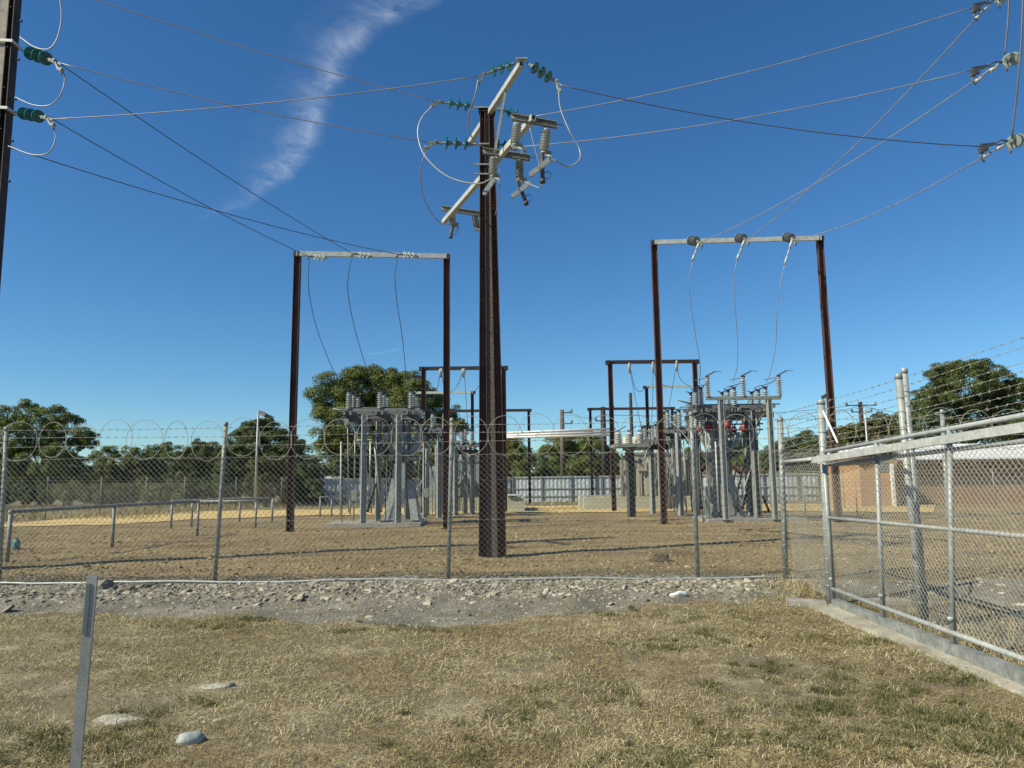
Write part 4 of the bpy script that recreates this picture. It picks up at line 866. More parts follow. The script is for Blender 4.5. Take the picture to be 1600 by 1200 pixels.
pipe_rail('short near side pipe rail of the farther guard rails', ((299, 824, 786), (399, 825, 782)))
pipe_rail('far pipe guard rail behind the left switchgear', ((500, 807, 777), (518, 806, 777), (547, 804, 776), (580, 803, 776)))
c = onz(25, 858, 0)
t = thing('drum', 'small teal plastic drum standing beside the first guard rail post', 'drum', c)
MB().lathe([(0, .075), (.015, .088), (.19, .088), (.24, .07), (.25, .035), (.27, .035)], c, (0, 0, 1), 14).build('body', M['teal_plastic'], t); MB().lathe([(0, .04), (.035, .04)], c+V3(0, 0, .26), (0, 0, 1), 10).build('cap', M['steel_dark'], t)
q = onz(795, 806, 0)
# ------------------------------------------------------------------ chain link fences
def chainlink(name, A, B, z0, z1, w, r, mat, parent, flip=0):
    A = np.asarray(A, float); B = np.asarray(B, float); L = np.linalg.norm(B-A); d = (B-A)/L; nn = V3(-d[1], d[0], 0)
    N = int(L/(w/2)); K = int((z1-z0)/(w/2))+1
    i = np.arange(N)[:, None]; j = np.arange(K)[None]
    s_ = i*w/2+w/4+np.where((i+j) % 2, 1, -1)*(w/4+r*.4); dep = np.where((i+j) % 2, 1, -1)*r*.9+0*s_
    dep = dep+.012*np.sin(s_*2.2+j*.11)+.008*np.sin(s_*5.1+j*.25)              # the mesh is never quite flat
    P = A[None, None]+s_[..., None]*d+dep[..., None]*nn; P[..., 2] = z0+j*w/2+0*s_
    if A[2] or B[2]: P[..., 2] += (A[2]+(B[2]-A[2])*s_/L)
    off = np.stack([d*r*1.25, -d*r*.62+nn*r, -d*r*.62-nn*r]); V = (P[:, :, None]+off[None, None]).reshape(-1, 3)
    ii = (np.arange(N)*K*3)[:, None, None, None]; jj = (np.arange(K-1)*3)[None, :, None, None]
    q = np.array([[a, (a+1) % 3, 3+(a+1) % 3, 3+a] for a in range(3)])[None, None]
    return raw_mesh(name, V, (ii+jj+q).reshape(-1, 4), mat, parent)
def barbed(parent, P, r=.0022, step=.13, mat='wire_dull', barb=.02):
    P = np.asarray(P, float); mb = MB().tube(P, r, 4, False)
    seg = np.linalg.norm(np.diff(P, axis=0), axis=1); cum = np.concatenate([[0], np.cumsum(seg)])
    for s_ in np.arange(step*random.random(), cum[-1], step):
        q = V3(*[np.interp(s_, cum, P[:, k]) for k in range(3)])
        for _ in range(2):
            v = V3(random.gauss(0, 1), random.gauss(0, 1), random.gauss(0, 1)); v = nrm(v)*barb; mb.beam(q-v, q+v, r*1.7, r*1.7)
        mb.tube([q-nrm(P[-1]-P[0])*.012, q+nrm(P[-1]-P[0])*.012], r*2.2, 4, False)
    return mb.build('barbed_wire', M[mat], parent)
def fence_post(parent, b, t, r, mat='galv_dull', ties=True):
    b = np.asarray(b, float); t = np.asarray(t, float); mb = MB().tube([b-V3(0, 0, .12), t], r, 12).lathe([(-.02, r*1.12), (.03, r*1.12), (.05, r*.8), (.06, r*.2)], t, t-b, 12)
    if ties:
        for k in np.linspace(.08, .92, 13): c = b+(t-b)*k; mb.lathe([(-.006, r*1.1), (.006, r*1.1)], c+V3(0, 0, random.uniform(-.02, .02)), V3(.15, 0, 1), 10)
    return mb.build('post', M[mat], parent)
fy = lambda x: 12.22-.033*x
FL = thing('chain_link_fence', 'long chain link fence with barbed wire and razor coils across the front of the yard', 'fence', (0, fy(0), 0))
for xb, yb, xt, yt in ((-4, 914, 10, 672), (333, 912, 353, 664), (702, 906, 706, 658), (1090, 906, 1080, 648), (1237, 909, 1219, 657), (1492, 905, 1472, 645)):
    b = onz(xb, yb, 0.0); b = V3(b[0], fy(b[0])+.05, 0); t = at(xt, yt, b[1]); fence_post(FL, b, t, .034 if xb not in (1237,) else .045, 'galv_dull' if xb < 1200 else 'galv')
for X_ in (-12.5, 10.9, 14.8): fence_post(FL, (X_, fy(X_)+.05, 0), (X_+.03, fy(X_)+.05, 2.5), .036)
fa, fb = V3(-12.5, fy(-12.5), 0), V3(14.8, fy(14.8), 0)
chainlink('mesh', fa, fb, .02, 2.09, .094, .0034, 'wire_dull', FL)
MB().tube([(x, fy(x)-.03, .035+.012*math.sin(x*1.9)+float(bumps(x, 12.2))*.01) for x in np.linspace(-12.5, 4.3, 60)], .021, 8).build('bottom_rail', M['galv'], FL)
for z in (1.0, 2.06): MB().tube([(x, fy(x), z+.01*math.sin(x*1.6)) for x in np.linspace(-12.5, 14.8, 80)], .0026, 4).build('tension_wire', M['wire_dull'], FL)
for z in (2.27, 2.42, 2.56): barbed(FL, [(x, fy(x)+.03, z+.010*math.sin(x*.9+z*9)) for x in np.linspace(-12.5, 14.8, 70)], .0027)
mb = MB()
ang = np.linspace(0, 2*math.pi, 41); k = 0
for X_ in np.arange(-12.2, 14.8, .548):
    jx = random.gauss(0, .022); jr = random.gauss(0, .014); yaw = random.gauss(.0, .2); cz = 2.37+random.gauss(0, .014)
    ring = np.stack([X_+jx+(.283+jr)*np.cos(ang)*math.cos(yaw), fy(X_)-.04+(k % 2)*.012+.283*np.cos(ang)*math.sin(yaw), cz+(.317+jr)*np.sin(ang)], -1)
    mb.tube(ring, .0021, 4, False); k += 1
    for a in np.linspace(0, 2*math.pi, 48, endpoint=False):
        c = V3(X_+jx+(.283+jr)*math.cos(a)*math.cos(yaw), fy(X_)-.04+(k % 2)*.012+.283*math.cos(a)*math.sin(yaw), cz+(.317+jr)*math.sin(a)); tv = V3(-math.sin(a), 0, math.cos(a)); nv = V3(math.cos(a), 0, math.sin(a))
        mb.beam(c-tv*.013, c+tv*.013, .011, .0015, nv)
mb.build('razor_coil', M['wire_dull'], FL)
# ------------------------------------------------------------------ side fence and sliding gate on the right
Y0, Y1 = 10.3, 6.33
SF = thing('side_fence', 'side fence with many barbed strands rising toward the viewer above the sliding gate', 'fence', (4.35, 10.4, -.1))
p1b = V3(at(1297, 940, 10.42)[0], 10.42, -.1); p1t = at(1283, 630, 10.42); fence_post(SF, p1b, p1t, .052, 'galv', True)
q2b, q2t = at(1441, 964, 8.95), at(1404, 590, 8.95); q2b[2] = -.1; fence_post(SF, q2b, q2t, .042, 'galv')
q3b, q3t = at(1446, 955, 9.2), at(1413, 581, 9.2); q3b[2] = -.1; fence_post(SF, q3b, q3t, .038, 'galv')
pc = V3(at(1232, 800, 11.95)[0], 12.0, 0)
a = at(1223, 722, 11.95); b = at(1283, 716, 10.42); MB().tube([a, b], .028, 8).build('top_rail', M['galv_pale'], SF)
a2 = a.copy(); b2 = b.copy(); chainlink('mesh', (pc[0], 11.95, 0), (p1b[0], 10.45, -.06), .03, a[2]+.16, .085, .0026, 'wire_dull', SF)
MB().tube([at(1285, 640, 10.4), at(1309, 692, 9.9)], .016, 6).build('stay_rod', M['white'], SF)
for (s0, s1) in ((629, 520), (641, 535), (652, 560), (662, 574), (673, 593), (684, 608), (692, 622), (700, 636)):
    A_ = at(1284, s0, 10.42); B_ = at(1620, s1, 7.2); P = [A_+(B_-A_)*t+V3(0, 0, -.02*math.sin(math.pi*min(1, t*1.0))) for t in np.linspace(0, 1.45, 30)]
    barbed(SF, P, .0023, .12, 'wire_dull', .020)
    C_ = at(1219, s0+18, 11.95); barbed(SF, [C_, A_], .0026, .13, 'wire_dull')
GT = thing('sliding_gate', 'galvanised sliding gate with mesh panel and deep bottom beam on a concrete strip', 'gate', (4.25, 6.5, -.1))
def gl_(x0, y0, x1, y1):
    a = at(x0, y0, Y0); b = at(x1, y1, Y1); return a, a+(b-a)*2.0, b
def gpipe(name, x0, y0, x1, y1, r, mat='galv'):
    a, e, b = gl_(x0, y0, x1, y1); MB().tube([a, e], r, 12).build(name, M[mat], GT); return a, e, b
top = gpipe('top_rail', 1287, 706, 1600, 649, .026, 'galv_pale')
a, e, b = gl_(1276, 719, 1600, 669); MB().beam(a-V3(.05, 0, 0), e-V3(.05, 0, 0), .085, .05, V3(0, 0, 1)).build('guide_rail', M['galv_pale'], GT)
gpipe('upper_rail', 1290, 727, 1600, 689, .024, 'galv')
mid = gpipe('middle_rail', 1294, 809, 1600, 838, .022, 'galv_pale')
bot = gpipe('bottom_rail', 1300, 920, 1600, 1030, .026, 'galv_pale')
a, e, b = gl_(1300, 943, 1600, 1062)
wv = nrm(e-a); MB().beam(a, e, .135, .012, V3(0, 0, 1)).beam(a+V3(.04, 0, .0615), e+V3(.04, 0, .0615), .012, .08, V3(0, 0, 1)).beam(a+V3(.04, 0, -.0615), e+V3(.04, 0, -.0615), .012, .08, V3(0, 0, 1)).build('bottom_beam', M['galv_dull'], GT)
def on_gate(L, t): return L[0]+(L[1]-L[0])*t
beamL = (a, e, b)
ts_ = []
for xb in (1299, 1378, 1487):
    tbest = min(np.linspace(0, .6, 1200), key=lambda t: abs(pix(on_gate(bot, t))[0]-xb)); ts_.append(tbest)
st = ts_[2]-ts_[1]
for t in ts_+[ts_[2]+st, ts_[2]+2*st]:
    MB().tube([on_gate(beamL, t)+V3(.02, 0, .05), on_gate(top, t)-V3(0, 0, .0)], .027 if t > .01 else .034, 12).lathe([(-.02, .031), (.02, .031)], on_gate(bot, t)+V3(0, 0, .13), (0, 0, 1), 10).build('stile', M['galv'], GT)
m0 = on_gate(bot, 0); m1 = on_gate(bot, 1)
chainlink('mesh', (m0[0]+.04, m0[1], 0), (m1[0]+.04, m1[1], m1[2]-m0[2]), m0[2]+.0, on_gate(top, 0)[2]-.03, .072, .0021, 'wire_dull', GT)
# ------------------------------------------------------------------ marker post
mbx = onz(112, 1248, -.15)[0]
mp = thing('marker_post', 'slim grey marker post with dark reflective strip standing in the near grass', 'marker post', (mbx, 4.2, -.16))
tb = at(112, 1240, 4.2); tb[2] = -.25; tt_ = at(143.5, 900, 4.2)
sv = nrm(V3(1, .25, 0)); MB().beam(tb, tt_, .050, .008, sv).beam(tb+V3(.023, .012, 0), tt_+V3(.023, .012, 0), .006, .024, sv).beam(tb+V3(-.023, .012, 0), tt_+V3(-.023, .012, 0), .006, .024, sv).build('body', M['post_grey'], mp)
u = nrm(tt_-tb); MB().beam(tt_-u*.04+V3(-.009, -.009, 0), tt_-u*.31+V3(-.009, -.009, 0), .022, .004, sv).build('reflective_strip', M['post_strip'], mp)
# ------------------------------------------------------------------ far fences
def wire_fence(name, lab, pts, h, nposts_step, pitch=.16, barbs=2):
    t = thing(name, lab, 'fence', V3(*pts[0], 0)); pts = [V3(x, y, 0) for x, y in pts]
    for A_, B_ in zip(pts[:-1], pts[1:]):
        L = np.linalg.norm(B_-A_); n = max(1, int(round(L/nposts_step)))
        for k in range(n+(B_ is pts[-1])): c = A_+(B_-A_)*k/n; MB().tube([c, c+V3(0, 0, h+.35)], .03, 6).build('post', M['galv_dull'], t)
    t_ = t
    for A_, B_ in zip(pts[:-1], pts[1:]): chainlink('mesh', A_, B_, .03, h, pitch, .0045, 'wire_dull', t_)
    for z in (h+.12, h+.27)[:barbs]: MB().tube([p+V3(0, 0, z) for p in pts], .006, 4).build('barbed_wire', M['wire_dull'], t_)
    return t
wire_fence('boundary_fence', 'far wire boundary fence with thin posts in front of the left trees', ((-30, 33), (-23.2, 37), (-21.0, 47.5), (-14.5, 56.5)), 1.8, 3.4)
wire_fence('boundary_fence', 'far wire boundary fence along the dry grass in front of the brick building', ((14.0, 40.5), (33, 38.5)), 1.7, 3.6)
wire_fence('inner_fence', 'low wire fence in the middle distance before the grey sheet fence', ((10.8, 33.5), (17.5, 33.0)), 1.15, 2.2)
def sheet_fence(name, lab, A, B, h, step=2.4):
    A = V3(*A, 0); B = V3(*B, 0); d = nrm(B-A); L = np.linalg.norm(B-A); nn = V3(d[1], -d[0], 0); t = thing(name, lab, 'fence', .5*(A+B))
    s_ = np.arange(0, L, .08); o = .02*np.where((np.arange(len(s_)) % 4) < 2, 1, -1)
    P = A[None]+s_[:, None]*d+o[:, None]*nn; V = np.concatenate([P, P+V3(0, 0, h), P-nn*.004, P-nn*.004+V3(0, 0, h)]); n = len(s_)
    F = [(i, i+1, n+i+1, n+i) for i in range(n-1)]+[(2*n+i, 3*n+i, 3*n+i+1, 2*n+i+1) for i in range(n-1)]+[(n+i, n+i+1, 3*n+i+1, 3*n+i) for i in range(n-1)]
    MB().add(V, F).build('sheet_panel', M['sheet'], t)
    for z in (.45, 1.05, h-.08): MB().beam(A+nn*.06+V3(0, 0, z), B+nn*.06+V3(0, 0, z), .07, .06, V3(0, 0, 1)).build('rail', M['galv_dull'], t)
    for k in range(int(L/step)+1): c = A+d*k*step+nn*.12; MB().beam(c, c+V3(0, 0, h+.05), .12, .10, V3(1, 0, 0)).build('post', M['steel_mid'], t)
M['sheet'] = noisy('weathered_zinc_sheet', (.30, .34, .35), (.42, .46, .47), .8, .55, .15, fine=(4, .15), stretch=(1, 1, .25))
gfa = at(480, 785, 56); gfb = at(800, 782, 60); gfc = at(1300, 786, 52)
sheet_fence('sheet_fence', 'grey corrugated sheet fence with posts behind the left switchgear and middle pole', (gfa[0], 56), (gfb[0]-.05, 60), 2.0)
sheet_fence('sheet_fence', 'grey corrugated sheet fence behind the right switchgear', (gfb[0]+.1, 60), (gfc[0], 54), 2.0)
# ------------------------------------------------------------------ distant poles
def far_pole(lab, x, yt, yb, Y, arms, r=.15, mat='wood', lampx=None):
    b = at(x, yb, Y); t = at(x, yt, Y); root = thing('power_pole', lab, 'power pole', V3(t[0], Y, 0), 'power poles far beyond the yard')
    MB().tube([V3(t[0], Y, 0), V3(t[0], Y, t[2])], [r, r*.7], 8).build('shaft', M[mat], root)
    for dy, side, ln in arms:
        c = V3(t[0], Y, t[2]-dy)
        MB().beam(c+V3(0 if side > 0 else -ln, -.15, 0), c+V3(ln if side >= 0 else 0, -.15, 0) if side else c+V3(ln, -.15, 0), .10, .10, V3(0, 0, 1)).build('crossarm', M['steel_dark'], root)
        for q in ((ln,) if side > 0 else (-ln, ln)): MB().lathe([(0, .05), (.08, .12), (.16, .10), (.22, .12), (.32, .05)], c+V3(q*.95, -.15, .04), (0, 0, 1), 8).build('insulator', M['porcelain_dark'], root)
far_pole('brown wooden pole with three insulators on its right side behind the bus pipes', 878, 640, 782, 67, ((.3, 1, .9), (1.3, 1, .9), (2.5, 1, .9)), .26)
far_pole('dark pole with stacked insulators behind the dark right gantry post', 942, 636, 785, 63, ((.2, 1, .9), (1.2, 0, .7), (2.2, 1, .8)), .3, 'rust_dark')
far_pole('distant pole with two wide crossarms between the right gantry and the dense tree', 1344, 628, 745, 72, ((.35, 0, 1.5), (1.0, 0, 1.0)), .28, 'rust_dark')
far_pole('thin distant pole rising behind the low dark gantry on the right', 985, 614, 785, 66, (), .2, 'rust_dark')
def flood(lab, x, yt, yb, Y, side=1):
    b = onz(x, yb, 0) if Y is None else at(x, yb, Y); Y = b[1]; t = at(x+(x-707)*(yt-yb)*-1.16e-4*-1, yt, Y); X_ = t[0]
    root = thing('floodlight_pole', lab, 'floodlight', V3(X_, Y, 0), 'floodlight poles')
    MB().tube([V3(X_, Y, 0), V3(X_, Y, t[2])], [.09, .06], 8).build('shaft', M['galv'], root)
    MB().beam(V3(X_, Y, t[2]-.12), V3(X_+side*.35, Y-.1, t[2]-.1), .06, .06).build('bracket', M['galv_dull'], root)
    MB().beam(V3(X_+side*.2, Y-.15, t[2]+.0), V3(X_+side*.62, Y-.3, t[2]-.22), .42, .22, V3(0, 1, 0)).build('lamp_head', M['steel_dark'], root)
flood('slim pole with floodlight left of the left gantry', 398, 645, 800, 44.3)
flood('slim pole with dark floodlight just right of the right gantry', 1309, 616, 770, 48, -1)
t_ = at(1351, 640, 60); tag(MB().tube([V3(t_[0], 60, 0), t_], .07, 8).build('lamp_mast', M['galv_pale'], None, V3(t_[0], 60, 0)), 'thin pale mast beside the distant crossarm pole', 'mast')
for (P, lab) in (((at(886, 640, 67), at(942, 648, 63), at(1344, 632, 72)), 'faint line from the wooden pole across to the distant crossarm pole'), ((at(1344, 634, 72), at(1640, 668, 80)), 'faint line leaving the distant crossarm pole to the right'), ((at(1344, 634, 72), at(1190, 655, 95)), 'faint line leaving the distant crossarm pole to the left')):
    Q = np.concatenate([span(P[k], P[k+1], .5, 12) for k in range(len(P)-1)]); wire('power_line', lab, 'cable', Q, .02, 'cable_dark', 'faint distant lines', 4)
# ------------------------------------------------------------------ buildings
M['white_roof'] = noisy('white_metal_roof', (.64, .64, .61), (.76, .76, .73), .6, .5, 0, stretch=(6, 1, 1))
M['tile_roof'] = noisy('red_brown_tile_roof', (.10, .045, .035), (.17, .075, .055), 2.5, .8, fine=(6, .3))
M['eave'] = noisy('dark_brown_timber', (.05, .035, .028), (.09, .065, .05), 2, .7)
M['render_cream'] = noisy('cream_render', (.50, .47, .38), (.60, .57, .47), 1.5, .8)
BX0, BX1 = at(1409, 790, 43)[0], at(1409, 790, 43)[0]+22
bld = thing('brick_building', 'long brown brick building with white metal roof and deep shaded eaves behind the gate', 'building', (BX0+8, 46, 0))
WH = 2.75
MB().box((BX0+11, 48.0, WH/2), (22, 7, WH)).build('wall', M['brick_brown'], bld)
e0 = 43.85; xa, xb = BX0-.6, BX1+.6; zf, zr = 2.72, 3.75
mb = MB(); mb.prism([(xa, e0, zf), (xa, 48, zr), (xa, 53, zf), (xa, 53, zf-.12), (xa, 48, zr-.12), (xa, e0, zf-.12)], (xb-xa, 0, 0)); mb.build('roof', M['white_roof'], bld)
MB().box(((xa+xb)/2, e0+.03, zf-.19), (xb-xa-.02, .10, .22)).build('gutter_fascia', M['eave'], bld)
AX0, AX1 = at(1348, 790, 42)[0], at(1409, 790, 42)[0]-.05
ann = thing('brick_annex', 'small sunlit orange brick annex with dark louvre window beside the long brick building', 'building', ((AX0+AX1)/2, 44, 0))
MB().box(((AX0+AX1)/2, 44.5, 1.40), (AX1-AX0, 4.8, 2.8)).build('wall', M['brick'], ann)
lw = MB()
x0_, x1_ = at(1372, 730, 42)[0], at(1393, 730, 42)[0]
for k in range(6): lw.beam((x0_, 42.06, 2.02+k*.09), (x1_, 42.06, 2.02+k*.09), .015, .08, V3(0, .5, 1))
lw.box(((x0_+x1_)/2, 42.09, 2.25), (x1_-x0_+.1, .04, .62)); lw.build('louvre_window', M['bluegrey'], ann)
MB().box((AX1-.35, 42.0, 1.2), (.16, .16, 2.4)).build('white_post', M['white'], ann)
mb = MB(); xm_ = (AX0+AX1)/2; mb.prism([(AX0-.5, 41.7, 2.82), (xm_, 41.7, 3.45), (AX1+.3, 41.7, 2.82), (AX1+.3, 41.7, 2.94), (xm_, 41.7, 3.57), (AX0-.5, 41.7, 2.94)][::-1], (0, 5.5, 0)); mb.build('roof', M['white_roof'], ann)
mb = MB(); mb.prism([(AX0, 42.105, 2.80), (AX1, 42.105, 2.80), (xm_, 42.105, 3.42)], (0, .1, 0)); mb.build('gable', M['eave'], ann)
def house(lab, xl, xr, yb, ye, yr, Y, wallm, roofm, depth=8, ridge_along_y=True):
    a = at(xl, yb, Y); b = at(xr, yb, Y); ze = at(xl, ye, Y)[2]; zr = at(xl, yr, Y)[2]; t = thing('house', lab, 'house', V3((a[0]+b[0])/2, Y, 0)); x0, x1 = a[0], b[0]; xm = (x0+x1)/2
    MB().box((xm, Y+depth/2, ze/2), (x1-x0, depth, ze)).build('wall', M[wallm], t)
    if ridge_along_y:
        MB().prism([(x0, Y+.02, ze), (x1, Y+.02, ze), (xm, Y+.02, zr)], (0, depth-.04, 0)).build('gable', M[wallm], t)
        MB().prism([(x0-.5, Y-.5, ze-.12), (xm, Y-.5, zr+.06), (x1+.5, Y-.5, ze-.12), (x1+.5, Y-.5, ze+.06), (xm, Y-.5, zr+.26), (x0-.5, Y-.5, ze+.06)], (0, depth+1, 0)).build('roof', M[roofm], t)
    else:
        MB().prism([(x0-.4, Y-.5, ze), (x0-.4, Y+depth/2, zr), (x0-.4, Y+depth+.5, ze), (x0-.4, Y+depth+.5, ze-.15), (x0-.4, Y+depth/2, zr-.15), (x0-.4, Y-.5, ze-.15)], (x1-x0+.8, 0, 0)).build('roof', M[roofm], t)
house('cream gabled house with red-brown tiled roof beyond the sheet fence', 1095, 1168, 785, 750, 720, 80, 'render_cream', 'tile_roof')
house('low house with long dark red roof right of the cream gable', 1165, 1205, 785, 745, 728, 84, 'render_cream', 'tile_roof', 9, False)
house('small white house peeping over the sheet fence beside the dark tray stand', 955, 990, 785, 748, 737, 84, 'white', 'white_roof', 8, False)
house('low grey shed with pale roof at the left end of the sheet fence', 478, 536, 785, 752, 744, 62, 'galv_dull', 'galv_pale', 6, False)
house('small farm shed with white roof edge among the left trees', 240, 290, 783, 767, 764, 66, 'block', 'white_roof', 5, False)
# ------------------------------------------------------------------ trees
M['leaf_gum'] = leafy('olive_eucalyptus_leaves', [(.052, .076, .017), (.092, .122, .026), (.138, .165, .040), (.20, .21, .06)], .12, .5)
M['leaf_dark'] = leafy('dark_green_leaves', [(.034, .050, .016), (.058, .080, .024), (.090, .114, .034), (.13, .148, .05)], .10, .55)
M['leaf_bright'] = leafy('mid_green_leaves', [(.050, .080, .022), (.085, .12, .032), (.12, .15, .045), (.16, .18, .06)], .22, .5)
M['leaf_yellow'] = leafy('yellow_green_leaves', [(.05, .062, .016), (.085, .092, .024), (.13, .125, .035), (.16, .145, .05)], .2, .5)
def tree(name, lab, Y, lobes, trunk, mat, leaf=.22, dens=1.0, group=None, depth=.8, limbs=True, tr=.28):
    """lobes: (pixel x, pixel y, pixel radius[, depth shift]) measured in the photograph, each given its own place in depth"""
    b = at(trunk[0], trunk[1], Y); root = thing(name, lab, 'tree' if 'bush' not in name and 'shrub' not in name else 'bush', V3(b[0], Y, 0), group)
    k = Y/FPX; Vs = []; Ns = []; cents = []; leaf = leaf*.82
    for L in lobes:
        x, y, r = L[:3]; R = r*k*1.12; dpt = L[3] if len(L) > 3 else rng.uniform(-1, 1)*R*depth
        c = at(x, y, Y+dpt); cents.append((c, R))
        nc_ = 19 if name == 'gum_tree' else 27; cdir = rng.normal(0, 1, (nc_, 3)); cdir[:, 2] += .25; cdir /= np.linalg.norm(cdir, axis=1)[:, None]
        cc = c+cdir*(R*rng.uniform(.35, .80, nc_))[:, None]; rc = R*rng.uniform(.30, .50, nc_)
        for q_ in range(nc_):                                    # each spray is a shallow dome of leaves facing up and out
            m = int(dens*27*(rc[q_]/leaf)**2)+20
            dd = rng.normal(0, 1, (m, 3))+.75*cdir[q_]+V3(0, 0, .55); dd /= np.linalg.norm(dd, axis=1)[:, None]
            Vs.append(cc[q_]+dd*(rc[q_]*rng.uniform(.30, 1.08, m)**.6)[:, None]*V3(1, 1, .72)); Ns.append(dd+V3(0, 0, .15))
    pos = np.concatenate(Vs); nr = np.concatenate(Ns); kp = pos[:, 2] > .15; pos = pos[kp]; nr = nr[kp]; n = len(pos)
    nr = nr/np.maximum(.2, np.linalg.norm(nr, axis=1))[:, None]+rng.normal(0, .38, (n, 3)); nr /= np.linalg.norm(nr, axis=1)[:, None]
    d = rng.normal(0, 1, (n, 3)); d[:, 2] -= .35; d -= nr*np.sum(d*nr, 1)[:, None]; d /= np.linalg.norm(d, axis=1)[:, None]; u = np.cross(nr, d)+rng.normal(0, .1, (n, 3)); u -= d*np.sum(u*d, 1)[:, None]; u /= np.linalg.norm(u, axis=1)[:, None]
    ln = leaf*rng.uniform(.55, 1.3, n)[:, None]; wd = ln*rng.uniform(.22, .42, n)[:, None]
    V = np.stack([pos-d*ln*.5, pos+u*wd*.5, pos+d*ln*.5, pos-u*wd*.5], 1).reshape(-1, 3)
    raw_mesh('crown', V, np.arange(n*4).reshape(-1, 4), mat, root)
    mb = MB(); zc_ = float(np.mean([c[2] for c, _ in cents])); base = V3(b[0], Y, -.1)
    hub = V3(b[0]+.02*zc_, Y, max(.8, zc_*.55)); mb.tube(cat_rom([base, base*.5+hub*.5+V3(.08*tr*4, .05, 0), hub], 5), np.linspace(tr, tr*.62, 11), 8)
    if limbs:
        for c, R in cents[:14]:
            mid = hub*.45+c*.55+V3(rng.normal(0, .15), rng.normal(0, .15), -.12*R); e = c+V3(0, 0, R*.3)
            mb.tube(cat_rom([hub-V3(0, 0, .1), mid, e], 5), np.linspace(tr*.32, tr*.05, 11), 6)
    mb.build('trunk', M['bark'], root); return root
gt_ = 'trees beyond the yard'
tree('eucalyptus_tree', 'big eucalyptus with full layered crown behind the left switchgear', 62, [(520, 620, 34), (545, 607, 30), (575, 600, 32), (560, 640, 40), (525, 660, 34), (515, 690, 28), (600, 615, 30), (612, 598, 24), (640, 600, 26), (655, 620, 28), (625, 640, 36), (590, 660, 38), (550, 700, 34), (530, 725, 28), (600, 700, 34), (640, 680, 34), (672, 645, 30), (690, 665, 26), (705, 655, 20), (715, 672, 18), (690, 700, 26), (650, 720, 30), (590, 735, 26), (560, 740, 24), (505, 640, 14), (495, 632, 9), (630, 745, 26), (680, 735, 26)], (600, 785), 'leaf_gum', .24, .85, gt_, tr=.4)
tree('gum_tree', 'umbrella-crowned eucalyptus at the left frame edge', 60, [(12, 655, 24), (38, 648, 22), (62, 655, 24), (85, 652, 22), (108, 664, 20), (60, 680, 28), (20, 690, 30), (128, 682, 20), (142, 688, 14), (118, 696, 16), (88, 690, 18), (-20, 670, 30), (-30, 710, 40), (8, 725, 34), (50, 715, 32), (88, 720, 30), (115, 735, 24), (30, 755, 30), (80, 755, 28), (120, 758, 22)], (58, 788), 'leaf_gum', .24, .85, gt_, tr=.35)
tree('gum_tree', 'low spreading eucalyptus right of the umbrella-crowned one', 66, [(150, 725, 18), (170, 714, 16), (190, 722, 18), (212, 712, 18), (230, 724, 18), (160, 745, 20), (185, 745, 22), (210, 745, 22), (145, 762, 18), (175, 765, 20), (205, 765, 18), (232, 748, 18)], (190, 788), 'leaf_gum', .24, .85, gt_)
tree('bushy_tree', 'pale feathery green tree in the gap of the left tree line', 72, [(238, 712, 16), (255, 706, 15), (262, 722, 20), (240, 735, 20), (228, 755, 18), (255, 750, 22), (275, 740, 18)], (250, 788), 'leaf_bright', .26, .6, gt_)
tree('bushy_tree', 'rounded dark tree in the middle of the left tree line', 64, [(285, 718, 22), (305, 704, 18), (322, 712, 22), (340, 725, 22), (300, 738, 26), (328, 748, 26), (280, 755, 22), (355, 748, 20), (310, 765, 20)], (312, 788), 'leaf_dark', .24, .95, gt_)
tree('bushy_tree', 'tall dark shaggy tree behind the left gantry post', 58, [(395, 672, 20), (418, 668, 18), (375, 690, 22), (400, 700, 28), (432, 690, 22), (360, 715, 22), (385, 735, 30), (425, 730, 32), (455, 712, 26), (462, 695, 14), (478, 735, 24), (492, 755, 16), (350, 745, 22), (405, 760, 26), (455, 758, 24), (370, 762, 18)], (415, 790), 'leaf_dark', .23, .9, gt_, tr=.35)
tree('yellow_bush', 'yellow-green bush in front of the tall dark tree', 54, [(400, 735, 16), (418, 722, 14), (432, 742, 18), (412, 755, 16), (450, 756, 14), (392, 758, 14)], (415, 790), 'leaf_yellow', .2, .8, 'bushes by the far fence', limbs=False)
for k, (xs_, lab, m_) in enumerate(((( -30, 5, 38), 'scrubby dark bush at the left frame edge under the eucalyptus', 'leaf_dark'), ((70, 98, 120), 'scrubby bush under the umbrella eucalyptus trunk', 'leaf_gum'), ((150, 172, 196), 'scrubby bush below the low spreading eucalyptus', 'leaf_dark'), ((222, 246, 268), 'scrubby bush left of the farm shed', 'leaf_gum'), ((300, 325, 350), 'scrubby bush right of the farm shed', 'leaf_dark'), ((455, 470, 486), 'dark bush touching the left end of the sheet fence', 'leaf_dark'))):
    tree('scrub_bush', lab, 55, [(x, 770+rng.uniform(-6, 4), 15+rng.uniform(-2, 4)) for x in xs_]+[(x+10, 776, 12) for x in xs_], (xs_[1], 790), m_, .2, .8, 'bushes by the far fence', limbs=False, tr=.1)
tree('bushy_tree', 'olive tree showing between the middle pole and the bus pipes', 74, [(800, 700, 20), (815, 718, 20), (790, 730, 24), (812, 745, 20), (780, 705, 20), (800, 765, 20), (775, 752, 20)], (795, 788), 'leaf_gum', .26, .8, gt_)
